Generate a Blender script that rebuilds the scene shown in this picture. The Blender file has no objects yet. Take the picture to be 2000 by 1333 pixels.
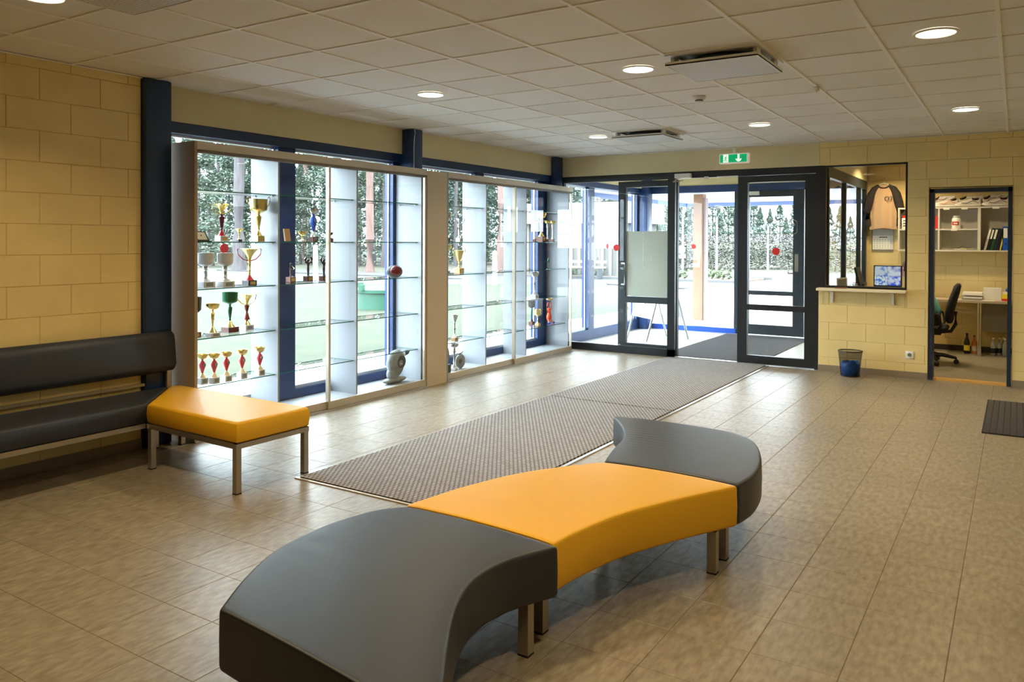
import bpy, bmesh, math, random
from mathutils import Vector, Matrix, noise as mnoise

random.seed(7)
sc = bpy.context.scene
COL = sc.collection
R = math.radians

# ------------------------------------------------------------------ camera
cam_d = bpy.data.cameras.new('camera')
cam = bpy.data.objects.new('camera', cam_d); COL.objects.link(cam); sc.camera = cam
FPX, CX, CY = 1543.53, 1011.42, 486.26
YAW, PITCH, ROLL = 0.563906, -0.0100287, 0.0038036
CAMP = Vector((5.3974, -0.0003, 1.5234))
fwd = Vector((-math.sin(YAW) * math.cos(PITCH), math.cos(YAW) * math.cos(PITCH), math.sin(PITCH)))
rt = Vector((math.cos(YAW), math.sin(YAW), 0)); up = rt.cross(fwd)
rt2 = math.cos(ROLL) * rt + math.sin(ROLL) * up; up2 = -math.sin(ROLL) * rt + math.cos(ROLL) * up
cam.matrix_world = Matrix(((rt2.x, up2.x, -fwd.x, CAMP.x), (rt2.y, up2.y, -fwd.y, CAMP.y), (rt2.z, up2.z, -fwd.z, CAMP.z), (0, 0, 0, 1)))
cam_d.sensor_width = 36; cam_d.sensor_fit = 'HORIZONTAL'
cam_d.lens = FPX / 2000 * 36
cam_d.shift_x = (1000 - CX) / 2000; cam_d.shift_y = (CY - 666.5) / 2000
cam_d.clip_start = 0.05; cam_d.clip_end = 400

def in_frame(p, m=40):                       # only used to pick which floor tiles become single objects
    d = Vector(p) - CAMP
    w = d.dot(fwd)
    if w < 0.3: return False
    u = CX + FPX * d.dot(rt2) / w; v = CY - FPX * d.dot(up2) / w
    return -m < u < 2000 + m and -m < v < 1333 + m

# ------------------------------------------------------------------ world, exposure
world = bpy.data.worlds.new('overcast_sky'); sc.world = world; world.use_nodes = True
bg = world.node_tree.nodes['Background']
bg.inputs[0].default_value = (0.79, 0.91, 1.0, 1); bg.inputs[1].default_value = 16.0
sc.view_settings.view_transform = 'Standard'; sc.view_settings.look = 'None'
sc.view_settings.exposure = 0.05; sc.view_settings.gamma = 1.0
sc.view_settings.use_curve_mapping = False
sc.cycles.transparent_max_bounces = 28
sc.cycles.adaptive_threshold = 0.025; sc.cycles.use_light_tree = False
sc.cycles.max_bounces = 7; sc.cycles.diffuse_bounces = 4; sc.cycles.glossy_bounces = 3
sc.cycles.caustics_reflective = False; sc.cycles.caustics_refractive = False
sc.cycles.sample_clamp_indirect = 6.0

LAMP_POWER = 17.0
LAMP_COL = (1.0, 0.755, 0.41)

# ------------------------------------------------------------------ helpers: colour and materials
def lin(c):
    return tuple(((v / 255) / 12.92 if v / 255 <= 0.04045 else ((v / 255 + 0.055) / 1.055) ** 2.4) for v in c)
MATS = {}
def mat(name, rgb, rough=0.5, metal=0.0, spec=0.5, var=0.0, scale=8.0, bump=0.0, bscale=60.0, stretch=None,
        trans=0.0, emis=None, estr=0.0, sheen=0.0, coat=0.0, rgb2=None, rand=0.0):
    if name in MATS: return MATS[name]
    m = bpy.data.materials.new(name); m.use_nodes = True
    nt = m.node_tree; b = nt.nodes['Principled BSDF']
    c = lin(rgb)
    b.inputs['Base Color'].default_value = (*c, 1)
    b.inputs['Roughness'].default_value = rough; b.inputs['Metallic'].default_value = metal
    b.inputs['Specular IOR Level'].default_value = spec
    if coat: b.inputs['Coat Weight'].default_value = coat; b.inputs['Coat Roughness'].default_value = 0.1
    if sheen: b.inputs['Sheen Weight'].default_value = sheen
    if emis is not None:
        b.inputs['Emission Color'].default_value = (*lin(emis), 1); b.inputs['Emission Strength'].default_value = estr
    if var or bump or rand:
        geo = nt.nodes.new('ShaderNodeNewGeometry'); mp = nt.nodes.new('ShaderNodeMapping')
        nt.links.new(geo.outputs['Position'], mp.inputs['Vector'])
        if stretch: mp.inputs['Scale'].default_value = stretch
    if var or rand:
        n = nt.nodes.new('ShaderNodeTexNoise'); n.inputs['Scale'].default_value = scale; n.inputs['Detail'].default_value = 6
        nt.links.new(mp.outputs[0], n.inputs['Vector'])
        ramp = nt.nodes.new('ShaderNodeValToRGB')
        c2 = lin(rgb2) if rgb2 else tuple(v * (1 - var) for v in c)
        c3 = c if rgb2 else tuple(min(1, v * (1 + var)) for v in c)
        ramp.color_ramp.elements[0].position = 0.3; ramp.color_ramp.elements[1].position = 0.7
        ramp.color_ramp.elements[0].color = (*c2, 1); ramp.color_ramp.elements[1].color = (*c3, 1)
        nt.links.new(n.outputs['Fac'], ramp.inputs['Fac'])
        out = ramp.outputs['Color']
        if rand:
            oi = nt.nodes.new('ShaderNodeObjectInfo'); mr = nt.nodes.new('ShaderNodeMapRange')
            mr.inputs['To Min'].default_value = 1 - rand; mr.inputs['To Max'].default_value = 1 + rand
            nt.links.new(oi.outputs['Random'], mr.inputs['Value'])
            hs = nt.nodes.new('ShaderNodeHueSaturation'); nt.links.new(mr.outputs[0], hs.inputs['Value'])
            nt.links.new(out, hs.inputs['Color']); out = hs.outputs[0]
        nt.links.new(out, b.inputs['Base Color'])
    if bump:
        n2 = nt.nodes.new('ShaderNodeTexNoise'); n2.inputs['Scale'].default_value = bscale; n2.inputs['Detail'].default_value = 4
        nt.links.new(mp.outputs[0], n2.inputs['Vector'])
        bp = nt.nodes.new('ShaderNodeBump'); bp.inputs['Strength'].default_value = bump; bp.inputs['Distance'].default_value = 0.01
        nt.links.new(n2.outputs['Fac'], bp.inputs['Height']); nt.links.new(bp.outputs[0], b.inputs['Normal'])
    MATS[name] = m
    return m

def glass_mat(name, tint=(1, 1, 1), ior=1.45, gloss=1.0, rough=0.0):
    if name in MATS: return MATS[name]
    m = bpy.data.materials.new(name); m.use_nodes = True; nt = m.node_tree; nt.nodes.clear()
    o = nt.nodes.new('ShaderNodeOutputMaterial'); mx = nt.nodes.new('ShaderNodeMixShader')
    tr = nt.nodes.new('ShaderNodeBsdfTransparent'); gl = nt.nodes.new('ShaderNodeBsdfGlossy')
    fr = nt.nodes.new('ShaderNodeFresnel'); geo = nt.nodes.new('ShaderNodeNewGeometry')
    inv = nt.nodes.new('ShaderNodeMath'); inv.operation = 'SUBTRACT'; inv.inputs[0].default_value = gloss
    mul = nt.nodes.new('ShaderNodeMath'); mul.operation = 'MULTIPLY'; mul.use_clamp = True
    tr.inputs[0].default_value = (*tint, 1); gl.inputs['Roughness'].default_value = rough
    fr.inputs[0].default_value = ior
    nt.links.new(geo.outputs['Backfacing'], inv.inputs[1]); inv.use_clamp = True
    nt.links.new(fr.outputs[0], mul.inputs[0]); nt.links.new(inv.outputs[0], mul.inputs[1])
    nt.links.new(mul.outputs[0], mx.inputs[0]); nt.links.new(tr.outputs[0], mx.inputs[1]); nt.links.new(gl.outputs[0], mx.inputs[2])
    nt.links.new(mx.outputs[0], o.inputs[0])
    MATS[name] = m
    return m

def emit_mat(name, rgb, strength):
    if name in MATS: return MATS[name]
    m = bpy.data.materials.new(name); m.use_nodes = True; nt = m.node_tree; nt.nodes.clear()
    o = nt.nodes.new('ShaderNodeOutputMaterial'); e = nt.nodes.new('ShaderNodeEmission')
    e.inputs[0].default_value = (*rgb, 1); e.inputs[1].default_value = strength
    nt.links.new(e.outputs[0], o.inputs[0]); MATS[name] = m
    return m

# ------------------------------------------------------------------ helpers: meshes
class MB:
    def __init__(s): s.v = []; s.f = []; s.mi = []; s.cur = 0
    def quad(s, a, b, c, d):
        n = len(s.v); s.v += [tuple(a), tuple(b), tuple(c), tuple(d)]; s.f.append((n, n + 1, n + 2, n + 3)); s.mi.append(s.cur); return s
    def box(s, x0, x1, y0, y1, z0, z1):
        if x0 > x1: x0, x1 = x1, x0
        if y0 > y1: y0, y1 = y1, y0
        if z0 > z1: z0, z1 = z1, z0
        n = len(s.v)
        s.v += [(x0, y0, z0), (x1, y0, z0), (x1, y1, z0), (x0, y1, z0), (x0, y0, z1), (x1, y0, z1), (x1, y1, z1), (x0, y1, z1)]
        for q in ((0, 3, 2, 1), (4, 5, 6, 7), (0, 1, 5, 4), (1, 2, 6, 5), (2, 3, 7, 6), (3, 0, 4, 7)):
            s.f.append(tuple(n + i for i in q)); s.mi.append(s.cur)
        return s
    def rbox(s, x0, x1, y0, y1, z0, z1, r=0.01, top_only=False):       # box with chamfered edges
        n = len(s.v)
        cx, cy, cz = (x0 + x1) / 2, (y0 + y1) / 2, (z0 + z1) / 2
        bm = bmesh.new(); bmesh.ops.create_cube(bm, size=1)
        for v in bm.verts: v.co = Vector((cx + v.co.x * (x1 - x0), cy + v.co.y * (y1 - y0), cz + v.co.z * (z1 - z0)))
        bmesh.ops.bevel(bm, geom=bm.edges[:], offset=r, segments=2, profile=0.5, affect='EDGES')
        s.add_bm(bm); return s
    def add_bm(s, bm, M=None):
        n = len(s.v); bm.verts.index_update()
        for v in bm.verts: s.v.append(tuple(M @ v.co if M else v.co))
        for f in bm.faces: s.f.append(tuple(n + v.index for v in f.verts)); s.mi.append(s.cur)
        bm.free(); return s
    def lathe(s, prof, n=20, c=(0, 0, 0), cap=True, M=None):
        b = len(s.v)
        for (r, z) in prof:
            for i in range(n):
                a = 2 * math.pi * i / n
                p = Vector((r * math.cos(a), r * math.sin(a), z))
                if M: p = M @ p
                s.v.append((c[0] + p.x, c[1] + p.y, c[2] + p.z))
        for j in range(len(prof) - 1):
            for i in range(n):
                k = (i + 1) % n
                s.f.append((b + j * n + i, b + j * n + k, b + (j + 1) * n + k, b + (j + 1) * n + i)); s.mi.append(s.cur)
        if cap:
            s.f.append(tuple(b + i for i in reversed(range(n)))); s.mi.append(s.cur)
            e = b + (len(prof) - 1) * n
            s.f.append(tuple(e + i for i in range(n))); s.mi.append(s.cur)
        return s
    def rod(s, p0, p1, r0, r1=None, n=8):
        p0, p1 = Vector(p0), Vector(p1); d = p1 - p0
        if d.length < 1e-6: return s
        M = d.to_track_quat('Z', 'Y').to_matrix()
        r1 = r0 if r1 is None else r1
        return s.lathe([(r0, 0), (r1, d.length)], n, p0, True, M)
    def tube(s, pts, r, n=6, closed=False):
        pts = [Vector(p) for p in pts]; b = len(s.v); m = len(pts)
        up_ = Vector((0, 0, 1))
        rr = r if isinstance(r, (list, tuple)) else [r] * m
        for i, p in enumerate(pts):
            t = (pts[min(i + 1, m - 1)] - pts[max(i - 1, 0)]).normalized()
            a = t.cross(up_)
            if a.length < 1e-3: a = t.cross(Vector((1, 0, 0)))
            a.normalize(); c = a.cross(t)
            for k in range(n):
                w = 2 * math.pi * k / n
                s.v.append(tuple(p + (a * math.cos(w) + c * math.sin(w)) * rr[i]))
        for i in range(m - 1):
            for k in range(n):
                l = (k + 1) % n
                s.f.append((b + i * n + k, b + i * n + l, b + (i + 1) * n + l, b + (i + 1) * n + k)); s.mi.append(s.cur)
        s.f.append(tuple(b + i for i in reversed(range(n)))); s.mi.append(s.cur)
        s.f.append(tuple(b + (m - 1) * n + i for i in range(n))); s.mi.append(s.cur)
        return s
    def prism(s, poly, z0, z1):
        n = len(poly); b = len(s.v)
        s.v += [(x, y, z0) for x, y in poly] + [(x, y, z1) for x, y in poly]
        s.f.append(tuple(b + i for i in reversed(range(n)))); s.mi.append(s.cur)
        s.f.append(tuple(b + n + i for i in range(n))); s.mi.append(s.cur)
        for i in range(n):
            j = (i + 1) % n; s.f.append((b + i, b + j, b + n + j, b + n + i)); s.mi.append(s.cur)
        return s
    def loft(s, rings, cap=True):
        b = len(s.v); n = len(rings[0])
        for r_ in rings: s.v += [tuple(p) for p in r_]
        for j in range(len(rings) - 1):
            for i in range(n):
                k = (i + 1) % n
                s.f.append((b + j * n + i, b + j * n + k, b + (j + 1) * n + k, b + (j + 1) * n + i)); s.mi.append(s.cur)
        if cap:
            s.f.append(tuple(b + i for i in reversed(range(n)))); s.mi.append(s.cur)
            e = b + (len(rings) - 1) * n; s.f.append(tuple(e + i for i in range(n))); s.mi.append(s.cur)
        return s
    def ball(s, c, rx, ry=None, rz=None, n=14, m=9):
        ry = ry or rx; rz = rz or rx
        rings = []
        for j in range(m + 1):
            t = -math.pi / 2 + math.pi * j / m
            k = max(0.02, math.cos(t))
            rings.append([(c[0] + rx * k * math.cos(2 * math.pi * i / n), c[1] + ry * k * math.sin(2 * math.pi * i / n), c[2] + rz * math.sin(t)) for i in range(n)])
        return s.loft(rings)
    def xf(s, M, start=0):
        for i in range(start, len(s.v)): s.v[i] = tuple(M @ Vector(s.v[i]))
        return s
    def mesh(s, name, smooth=None):
        me = bpy.data.meshes.new(name); me.from_pydata(s.v, [], s.f)
        if any(s.mi): me.polygons.foreach_set('material_index', s.mi)
        bm = bmesh.new(); bm.from_mesh(me); bmesh.ops.recalc_face_normals(bm, faces=bm.faces); bm.to_mesh(me); bm.free()
        if smooth:
            me.polygons.foreach_set('use_smooth', [True] * len(me.polygons)); me.set_sharp_from_angle(angle=R(smooth))
        me.update(); return me
    def build(s, name, m, parent=None, smooth=None, loc=None, kind=None):
        me = s.mesh(name, smooth)
        for mm in (m if isinstance(m, (list, tuple)) else [m]): me.materials.append(mm)
        return link(name, me, parent, loc, kind)

def link(name, me, parent=None, loc=None, kind=None):
    o = bpy.data.objects.new(name, me); COL.objects.link(o)
    if parent: o.parent = parent
    if loc: o.location = loc
    if kind: o['kind'] = kind
    return o
def tag(o, label, cat, group=None, kind=None):
    o['label'] = label; o['category'] = cat
    if group: o['group'] = group
    if kind: o['kind'] = kind
    return o
def thing(name, label, cat, loc=(0, 0, 0), rz=0.0, group=None, kind=None):
    o = bpy.data.objects.new(name, None); COL.objects.link(o); o.location = loc; o.rotation_euler = (0, 0, rz)
    o.empty_display_size = 0.1
    return tag(o, label, cat, group, kind)
def copy_tree(o, parent=None):
    c = o.copy(); COL.objects.link(c); c.parent = parent
    for ch in list(o.children): copy_tree(ch, c)
    return c
def bx(name, m, parent, *a, smooth=None):
    return MB().box(*a).build(name, m, parent, smooth)
def rsub(rects, o):
    out = []
    for (a0, a1, b0, b1) in rects:
        c0, c1, d0, d1 = max(a0, o[0]), min(a1, o[1]), max(b0, o[2]), min(b1, o[3])
        if c0 >= c1 - 1e-6 or d0 >= d1 - 1e-6: out.append((a0, a1, b0, b1)); continue
        for r_ in ((a0, c0, b0, b1), (c1, a1, b0, b1), (c0, c1, b0, d0), (c0, c1, d1, b1)):
            if r_[1] - r_[0] > 0.004 and r_[3] - r_[2] > 0.004: out.append(r_)
    return out
def text(body, size, m, parent, M, ext=0.0006, name='lettering', align='CENTER'):
    cu = bpy.data.curves.new(name, 'FONT'); cu.body = body; cu.size = size; cu.extrude = ext
    cu.align_x = align; cu.align_y = 'CENTER'; cu.materials.append(m)
    o = bpy.data.objects.new('font_source', cu); COL.objects.link(o); bpy.context.view_layer.update()
    me = bpy.data.meshes.new_from_object(o.evaluated_get(bpy.context.evaluated_depsgraph_get())); me.name = name
    if not me.materials: me.materials.append(m)
    bpy.data.objects.remove(o); bpy.data.curves.remove(cu)
    o = link(name, me, parent); o.matrix_local = M
    return o
def basis(o, ex, ey):
    ex = Vector(ex).normalized(); ey = Vector(ey).normalized(); ez = ex.cross(ey); o = Vector(o)
    return Matrix(((ex.x, ey.x, ez.x, o.x), (ex.y, ey.y, ez.y, o.y), (ex.z, ey.z, ez.z, o.z), (0, 0, 0, 1)))

# ------------------------------------------------------------------ materials
M_CREAM = mat('cream_block_paint', (232, 209, 147), 0.55, var=0.05, scale=3, bump=0.12, bscale=120)
M_CREAMS = mat('cream_plaster_paint', (224, 212, 172), 0.6, var=0.03, scale=3, bump=0.04, bscale=90)
M_MORTAR = mat('painted_joint', (216, 194, 136), 0.7)
M_NAVY = mat('navy_steel_paint', (15, 48, 90), 0.38, spec=0.5, bump=0.05, bscale=80)
M_BLUE = mat('blue_aluminium', (26, 58, 112), 0.35, spec=0.5)
M_DOORN = mat('doorframe_navy', (26, 42, 62), 0.4)
M_BLACK = mat('black_aluminium', (26, 30, 36), 0.38)
M_DGREY = mat('anthracite_aluminium', (40, 50, 58), 0.4)
M_CEIL = mat('ceiling_tile_face', (243, 242, 242), 0.85, var=0.03, scale=240, bump=0.15, bscale=500, rand=0.03)
M_GRID = mat('ceiling_grid_white', (252, 252, 252), 0.5)
M_DARKGAP = mat('ceiling_void', (60, 56, 52), 0.9)
M_FLOOR = mat('floor_tile_stone', (156, 147, 130), 0.37, spec=0.75, rgb2=(120, 109, 91), var=0.2, scale=17, stretch=(2.4, 0.8, 1), bump=0.06, bscale=60, rand=0.05)
M_GROUT = mat('floor_grout', (112, 100, 82), 0.7)
M_VFLOOR = mat('vestibule_floor_stone', (196, 194, 190), 0.4, var=0.05, scale=6)
M_OFLOOR = mat('office_vinyl', (142, 136, 122), 0.45, var=0.06, scale=30)
M_BASE = mat('skirting_taupe', (138, 122, 102), 0.5, var=0.06, scale=12)
M_ALU = mat('satin_aluminium', (196, 184, 166), 0.38, metal=0.55)
M_ALU2 = mat('bright_aluminium', (205, 208, 212), 0.3, metal=0.8)
M_STEEL = mat('brushed_steel', (178, 170, 156), 0.32, metal=0.85)
M_CASEW = mat('case_white_laminate', (148, 154, 162), 0.4)
M_CASEB = mat('case_beige_laminate', (196, 178, 150), 0.45)
M_WHITE = mat('white_plastic', (238, 238, 236), 0.4)
M_WHITE2 = mat('white_paper', (236, 236, 230), 0.7)
M_GLASS = glass_mat('clear_glass', (0.985, 0.995, 0.99), 1.45)
M_SHELFG = glass_mat('shelf_glass', (0.985, 0.997, 0.992), 1.5)
M_EDGE = mat('glass_edge_green', (34, 122, 116), 0.15, spec=0.8)
M_CHAR = mat('charcoal_leatherette', (46, 52, 63), 0.42, spec=0.45, var=0.06, scale=2.5, bump=0.05, bscale=260)
M_YEL = mat('yellow_leatherette', (236, 180, 34), 0.42, spec=0.4, var=0.03, scale=3, bump=0.04, bscale=260)
M_RUBBER = mat('black_rubber', (24, 24, 24), 0.7)
M_CHROME = mat('chrome', (220, 220, 222), 0.15, metal=1.0)
M_RED = mat('red_sticker', (226, 40, 40), 0.5)
M_BLKPL = mat('black_plastic', (26, 26, 28), 0.4)
M_BLKFAB = mat('black_fabric', (30, 30, 32), 0.85, bump=0.1, bscale=300)
M_GOLD = mat('polished_gold', (240, 216, 140), 0.22, metal=1.0)
M_SILV = mat('polished_silver', (214, 216, 220), 0.2, metal=1.0)
M_MARB = mat('white_marble', (222, 222, 224), 0.35, var=0.05, scale=30)
M_WOODB = mat('dark_red_wood', (96, 52, 40), 0.45, var=0.1, scale=40)
M_WOODL = mat('light_wood', (190, 150, 104), 0.5, var=0.1, scale=40)
M_PLATE = mat('gold_plate', (206, 176, 110), 0.35, metal=0.6)
M_PLATS = mat('grey_plate', (150, 156, 156), 0.4, metal=0.5)
M_REDM = mat('red_metallic', (200, 40, 56), 0.3, metal=0.3)
M_GRNM = mat('green_metallic', (20, 96, 62), 0.28, metal=0.4)
M_BLUM = mat('blue_metallic', (52, 96, 206), 0.3, metal=0.3)
M_PURM = mat('plum_metallic', (104, 36, 62), 0.3, metal=0.3)
M_BRNM = mat('maroon_stem', (120, 40, 34), 0.35, metal=0.2)
M_BRONZE = mat('dark_bronze', (74, 70, 72), 0.35, metal=0.7)
M_STONE = mat('grey_stone', (136, 142, 144), 0.8, var=0.2, scale=18, bump=0.4, bscale=40)
M_STONED = mat('dark_stone', (78, 80, 84), 0.7, var=0.2, scale=18, bump=0.3, bscale=40)
M_STONEB = mat('brown_stone', (134, 118, 112), 0.8, var=0.2, scale=18, bump=0.4, bscale=40)

# ================================================================== ROOM SHELL
CEIL, YF, XR, YB = 2.70, 9.83, 8.0, -5.5
SX, SY, TX0, TY0 = 0.312, 0.309, 1.45, 1.69

# floor: slab + single tiles
floor = MB().box(0, XR, YB, YF + 0.1, -0.12, -0.0012)
floor.box(-0.3, 0, 3.4, YF + 0.1, -0.12, -0.0012)
floor = floor.build('floor', M_GROUT); tag(floor, 'beige brown stone tile floor of the lobby', 'floor', kind='structure')
def tile_mesh(w, d, c=0.0012, h=0.0012):
    mb = MB()
    mb.v = [(-w, -d, -h), (w, -d, -h), (w, d, -h), (-w, d, -h), (-w + c, -d + c, 0), (w - c, -d + c, 0), (w - c, d - c, 0), (-w + c, d - c, 0)]
    mb.f = [(4, 5, 6, 7), (0, 1, 5, 4), (1, 2, 6, 5), (2, 3, 7, 6), (3, 0, 4, 7)]; mb.mi = [0] * 5
    return mb
tiles = []
i0, i1 = math.floor((-0.2 - TX0) / SX), math.ceil((XR - TX0) / SX)
j0, j1 = math.floor((YB - TY0) / SY), math.ceil((YF + 0.04 - TY0) / SY)
for i in range(i0, i1):
    for j in range(j0, j1):
        x0, x1 = TX0 + i * SX, TX0 + (i + 1) * SX; y0, y1 = TY0 + j * SY, TY0 + (j + 1) * SY
        xm = -0.2 if y0 > 3.4 else 0.0
        x0, x1, y0, y1 = max(x0, xm), min(x1, XR), max(y0, YB), min(y1, YF + 0.04)
        if x1 - x0 < 0.01 or y1 - y0 < 0.01: continue
        c = ((x0 + x1) / 2, (y0 + y1) / 2, 0)
        tiles.append((0 if in_frame(c) else 1, (Vector(c) - CAMP).length, x0, x1, y0, y1))
tiles.sort()
cache = {}; rest = MB()
for k, (_, _, x0, x1, y0, y1) in enumerate(tiles):
    w, d = (x1 - x0) / 2 - 0.0016, (y1 - y0) / 2 - 0.0010; c = ((x0 + x1) / 2, (y0 + y1) / 2, 0)
    if k < 300:
        key = (round(w, 3), round(d, 3))
        if key not in cache:
            cache[key] = tile_mesh(w, d).mesh('floor_tile'); cache[key].materials.append(M_FLOOR)
        link('floor_tile', cache[key], floor, c)
    else:
        t = tile_mesh(w, d); n = len(rest.v)
        rest.v += [(a + c[0], b + c[1], e) for a, b, e in t.v]; rest.f += [tuple(n + q for q in f) for f in t.f]; rest.mi += t.mi
rest.build('floor_tile_field', M_FLOOR, floor, kind='stuff')

# ceiling: slab, tiles, grid bars
ceil = MB().box(-0.3, XR, YB, YF + 0.1, 2.715, 2.85).build('ceiling', M_DARKGAP)
tag(ceil, 'suspended ceiling of square mineral tiles in a white grid', 'ceiling', kind='structure')
xl = [x for x in [5.3 - 0.6 * c for c in range(-5, 10)] if -0.12 < x < XR]; xl = sorted([-0.14] + xl[:] + [XR])
xl = [x for k, x in enumerate(xl) if k == 0 or x - xl[k - 1] > 0.08]
yl = sorted([YB] + [y for y in [2.899 + 0.6 * r for r in range(-14, 13)] if YB + 0.05 < y < YF - 0.05] + [YF])
cache = {}; rest = MB()
for a in range(len(xl) - 1):
    for b in range(len(yl) - 1):
        x0, x1, y0, y1 = xl[a], xl[a + 1], yl[b], yl[b + 1]
        if y1 < 3.5: x0 = max(x0, -0.001)
        w, d = (x1 - x0) / 2 - 0.004, (y1 - y0) / 2 - 0.004; c = ((x0 + x1) / 2, (y0 + y1) / 2, 2.7045)
        mb = MB(); e = 0.003
        mb.v = [(-w, -d, e), (w, -d, e), (w, d, e), (-w, d, e), (-w + e, -d + e, 0), (w - e, -d + e, 0), (w - e, d - e, 0), (-w + e, d - e, 0)]
        mb.f = [(7, 6, 5, 4), (4, 5, 1, 0), (5, 6, 2, 1), (6, 7, 3, 2), (7, 4, 0, 3)]; mb.mi = [0] * 5
        if c[1] > 1.0 and c[0] < 6.6:
            key = (round(w, 3), round(d, 3))
            if key not in cache:
                cache[key] = mb.mesh('ceiling_tile'); cache[key].materials.append(M_CEIL)
            link('ceiling_tile', cache[key], ceil, c)
        else:
            n = len(rest.v); rest.v += [(p + c[0], q + c[1], r_ + c[2]) for p, q, r_ in mb.v]; rest.f += [tuple(n + q for q in f) for f in mb.f]; rest.mi += mb.mi
rest.build('ceiling_tile_field', M_CEIL, ceil, kind='stuff')
for x in xl[1:-1]: bx('grid_bar', M_GRID, ceil, x - 0.011, x + 0.011, YB, YF, 2.697, 2.712)
for y in yl[1:-1]:
    bx('grid_bar', M_GRID, ceil, 0 if y < 3.5 else -0.14, XR, y - 0.010, y + 0.010, 2.6975, 2.7115)
bx('wall_angle', M_GRID, ceil, -0.14, XR, YF - 0.018, YF, 2.694, 2.70)
bx('wall_angle', M_GRID, ceil, 0, 0.018, YB, 3.40, 2.694, 2.70)

# block walls
def block_wall(wall, plane, rects, openings, z0g, dz, off_even, sign, axis, extra_mat=M_CREAM):
    """rects: (a0,a1,b0,b1) areas in which single blocks are laid; a runs along the wall"""
    cache = {}
    for (A0, A1, B0, B1) in rects:
        k = 0
        while True:
            zb, zt = z0g + k * dz, z0g + (k + 1) * dz
            k += 1
            if zb >= B1: break
            if zt <= B0: continue
            off = off_even + (0.2025 if k % 2 else 0.0)
            n = math.floor((A0 - off) / 0.405)
            while off + n * 0.405 < A1:
                r_ = [(max(A0, off + n * 0.405), min(A1, off + (n + 1) * 0.405), max(B0, zb), min(B1, zt))]
                n += 1
                if r_[0][1] - r_[0][0] < 0.01 or r_[0][3] - r_[0][2] < 0.01: continue
                for o in openings: r_ = rsub(r_, o)
                for (a0, a1, b0, b1) in r_:
                    w, h = (a1 - a0) / 2 - 0.0013, (b1 - b0) / 2 - 0.0009
                    if w < 0.004 or h < 0.004: continue
                    key = (round(w, 3), round(h, 3))
                    if key not in cache:
                        c, t = 0.0025, 0.005
                        q = [(-w, 0, -h), (w, 0, -h), (w, 0, h), (-w, 0, h), (-w + c, t, -h + c), (w - c, t, -h + c), (w - c, t, h - c), (-w + c, t, h - c)]
                        mb = MB(); mb.v = [((s_[1] * sign, s_[0], s_[2]) if axis == 'y' else (s_[0], s_[1] * sign, s_[2])) for s_ in q]
                        mb.f = [(4, 5, 6, 7), (0, 1, 5, 4), (1, 2, 6, 5), (2, 3, 7, 6), (3, 0, 4, 7)]; mb.mi = [0] * 5
                        me = mb.mesh('block'); me.materials.append(extra_mat)
                        # make sure the front faces the room
                        nrm = me.polygons[0].normal; want = sign
                        if (nrm.x if axis == 'y' else nrm.y) * want < 0: me.flip_normals()
                        cache[key] = me
                    ca, cb = (a0 + a1) / 2, (b0 + b1) / 2
                    link('block', cache[key], wall, (plane - sign * 0.005, ca, cb) if axis == 'y' else (ca, plane - sign * 0.005, cb))

wl = MB().box(-0.25, -0.005, YB, 3.40, -0.1, 2.8).build('wall_left', M_MORTAR)
tag(wl, 'cream yellow painted block wall behind the bench', 'wall', kind='structure')
block_wall(wl, 0.0, [(-0.6, 3.40, 0.0, 2.70)], [], 0.0, 0.2027, 0.06, 1, 'y')
bx('block_infill', M_CREAM, wl, -0.006, 0.0, YB, -0.6, 0, 2.7)

OPEN_F = [(-0.3, 3.405, -0.1, 2.43), (3.40, 3.46, 0.985, 2.43), (3.40, 4.35, 0.985, 2.425), (4.565, 5.355, -0.1, 2.13)]
wf = MB()
r_ = [(-0.3, XR + 0.2, -0.1, 2.8)]
for o in OPEN_F: r_ = rsub(r_, o)
for a0, a1, b0, b1 in r_: wf.box(a0, a1, YF + 0.005, YF + 0.16, b0, b1)
wf = wf.build('wall_far', M_MORTAR); tag(wf, 'cream yellow wall around reception window and office doorway', 'wall', kind='structure')
block_wall(wf, YF, [(3.405, 6.6, 0.0, 2.70)], OPEN_F, 0.168 - 0.2057, 0.2057, 4.739 - 0.2025, -1, 'x')
bx('plaster_band', M_CREAMS, wf, -0.3, 3.405, YF - 0.003, YF + 0.0052, 2.43, 2.72)
bx('block_infill', M_CREAM, wf, 6.6, XR, YF, YF + 0.006, 0, 2.7)
tag(MB().box(XR, XR + 0.2, YB, YF, -0.1, 2.8).build('wall_right', M_CREAM), 'plain cream wall on the right side out of view', 'wall', kind='structure')
tag(MB().box(-0.2, XR + 0.2, YB - 0.2, YB, -0.1, 2.8).build('wall_back', M_CREAM), 'plain cream wall behind the photographer', 'wall', kind='structure')
tag(MB().box(-0.30, -0.13, 3.42, 13.1, 2.44, 2.8).build('wall_window_side', M_CREAMS), 'cream band above the tall left windows', 'wall', kind='structure')
tag(MB().box(3.41, 4.562, YF - 0.012, YF + 0.002, 0, 0.072).build('baseboard_far', M_BASE), 'taupe tile skirting under the reception window', 'baseboard', kind='structure')
tag(MB().box(5.358, XR, YF - 0.012, YF + 0.002, 0, 0.072).build('baseboard_right', M_BASE), 'taupe tile skirting right of the office doorway', 'baseboard', kind='structure')
tag(MB().box(-0.002, 0.012, YB, 3.395, 0, 0.072).build('baseboard_left', M_BASE), 'taupe tile skirting behind the bench', 'baseboard', kind='structure')

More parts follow.
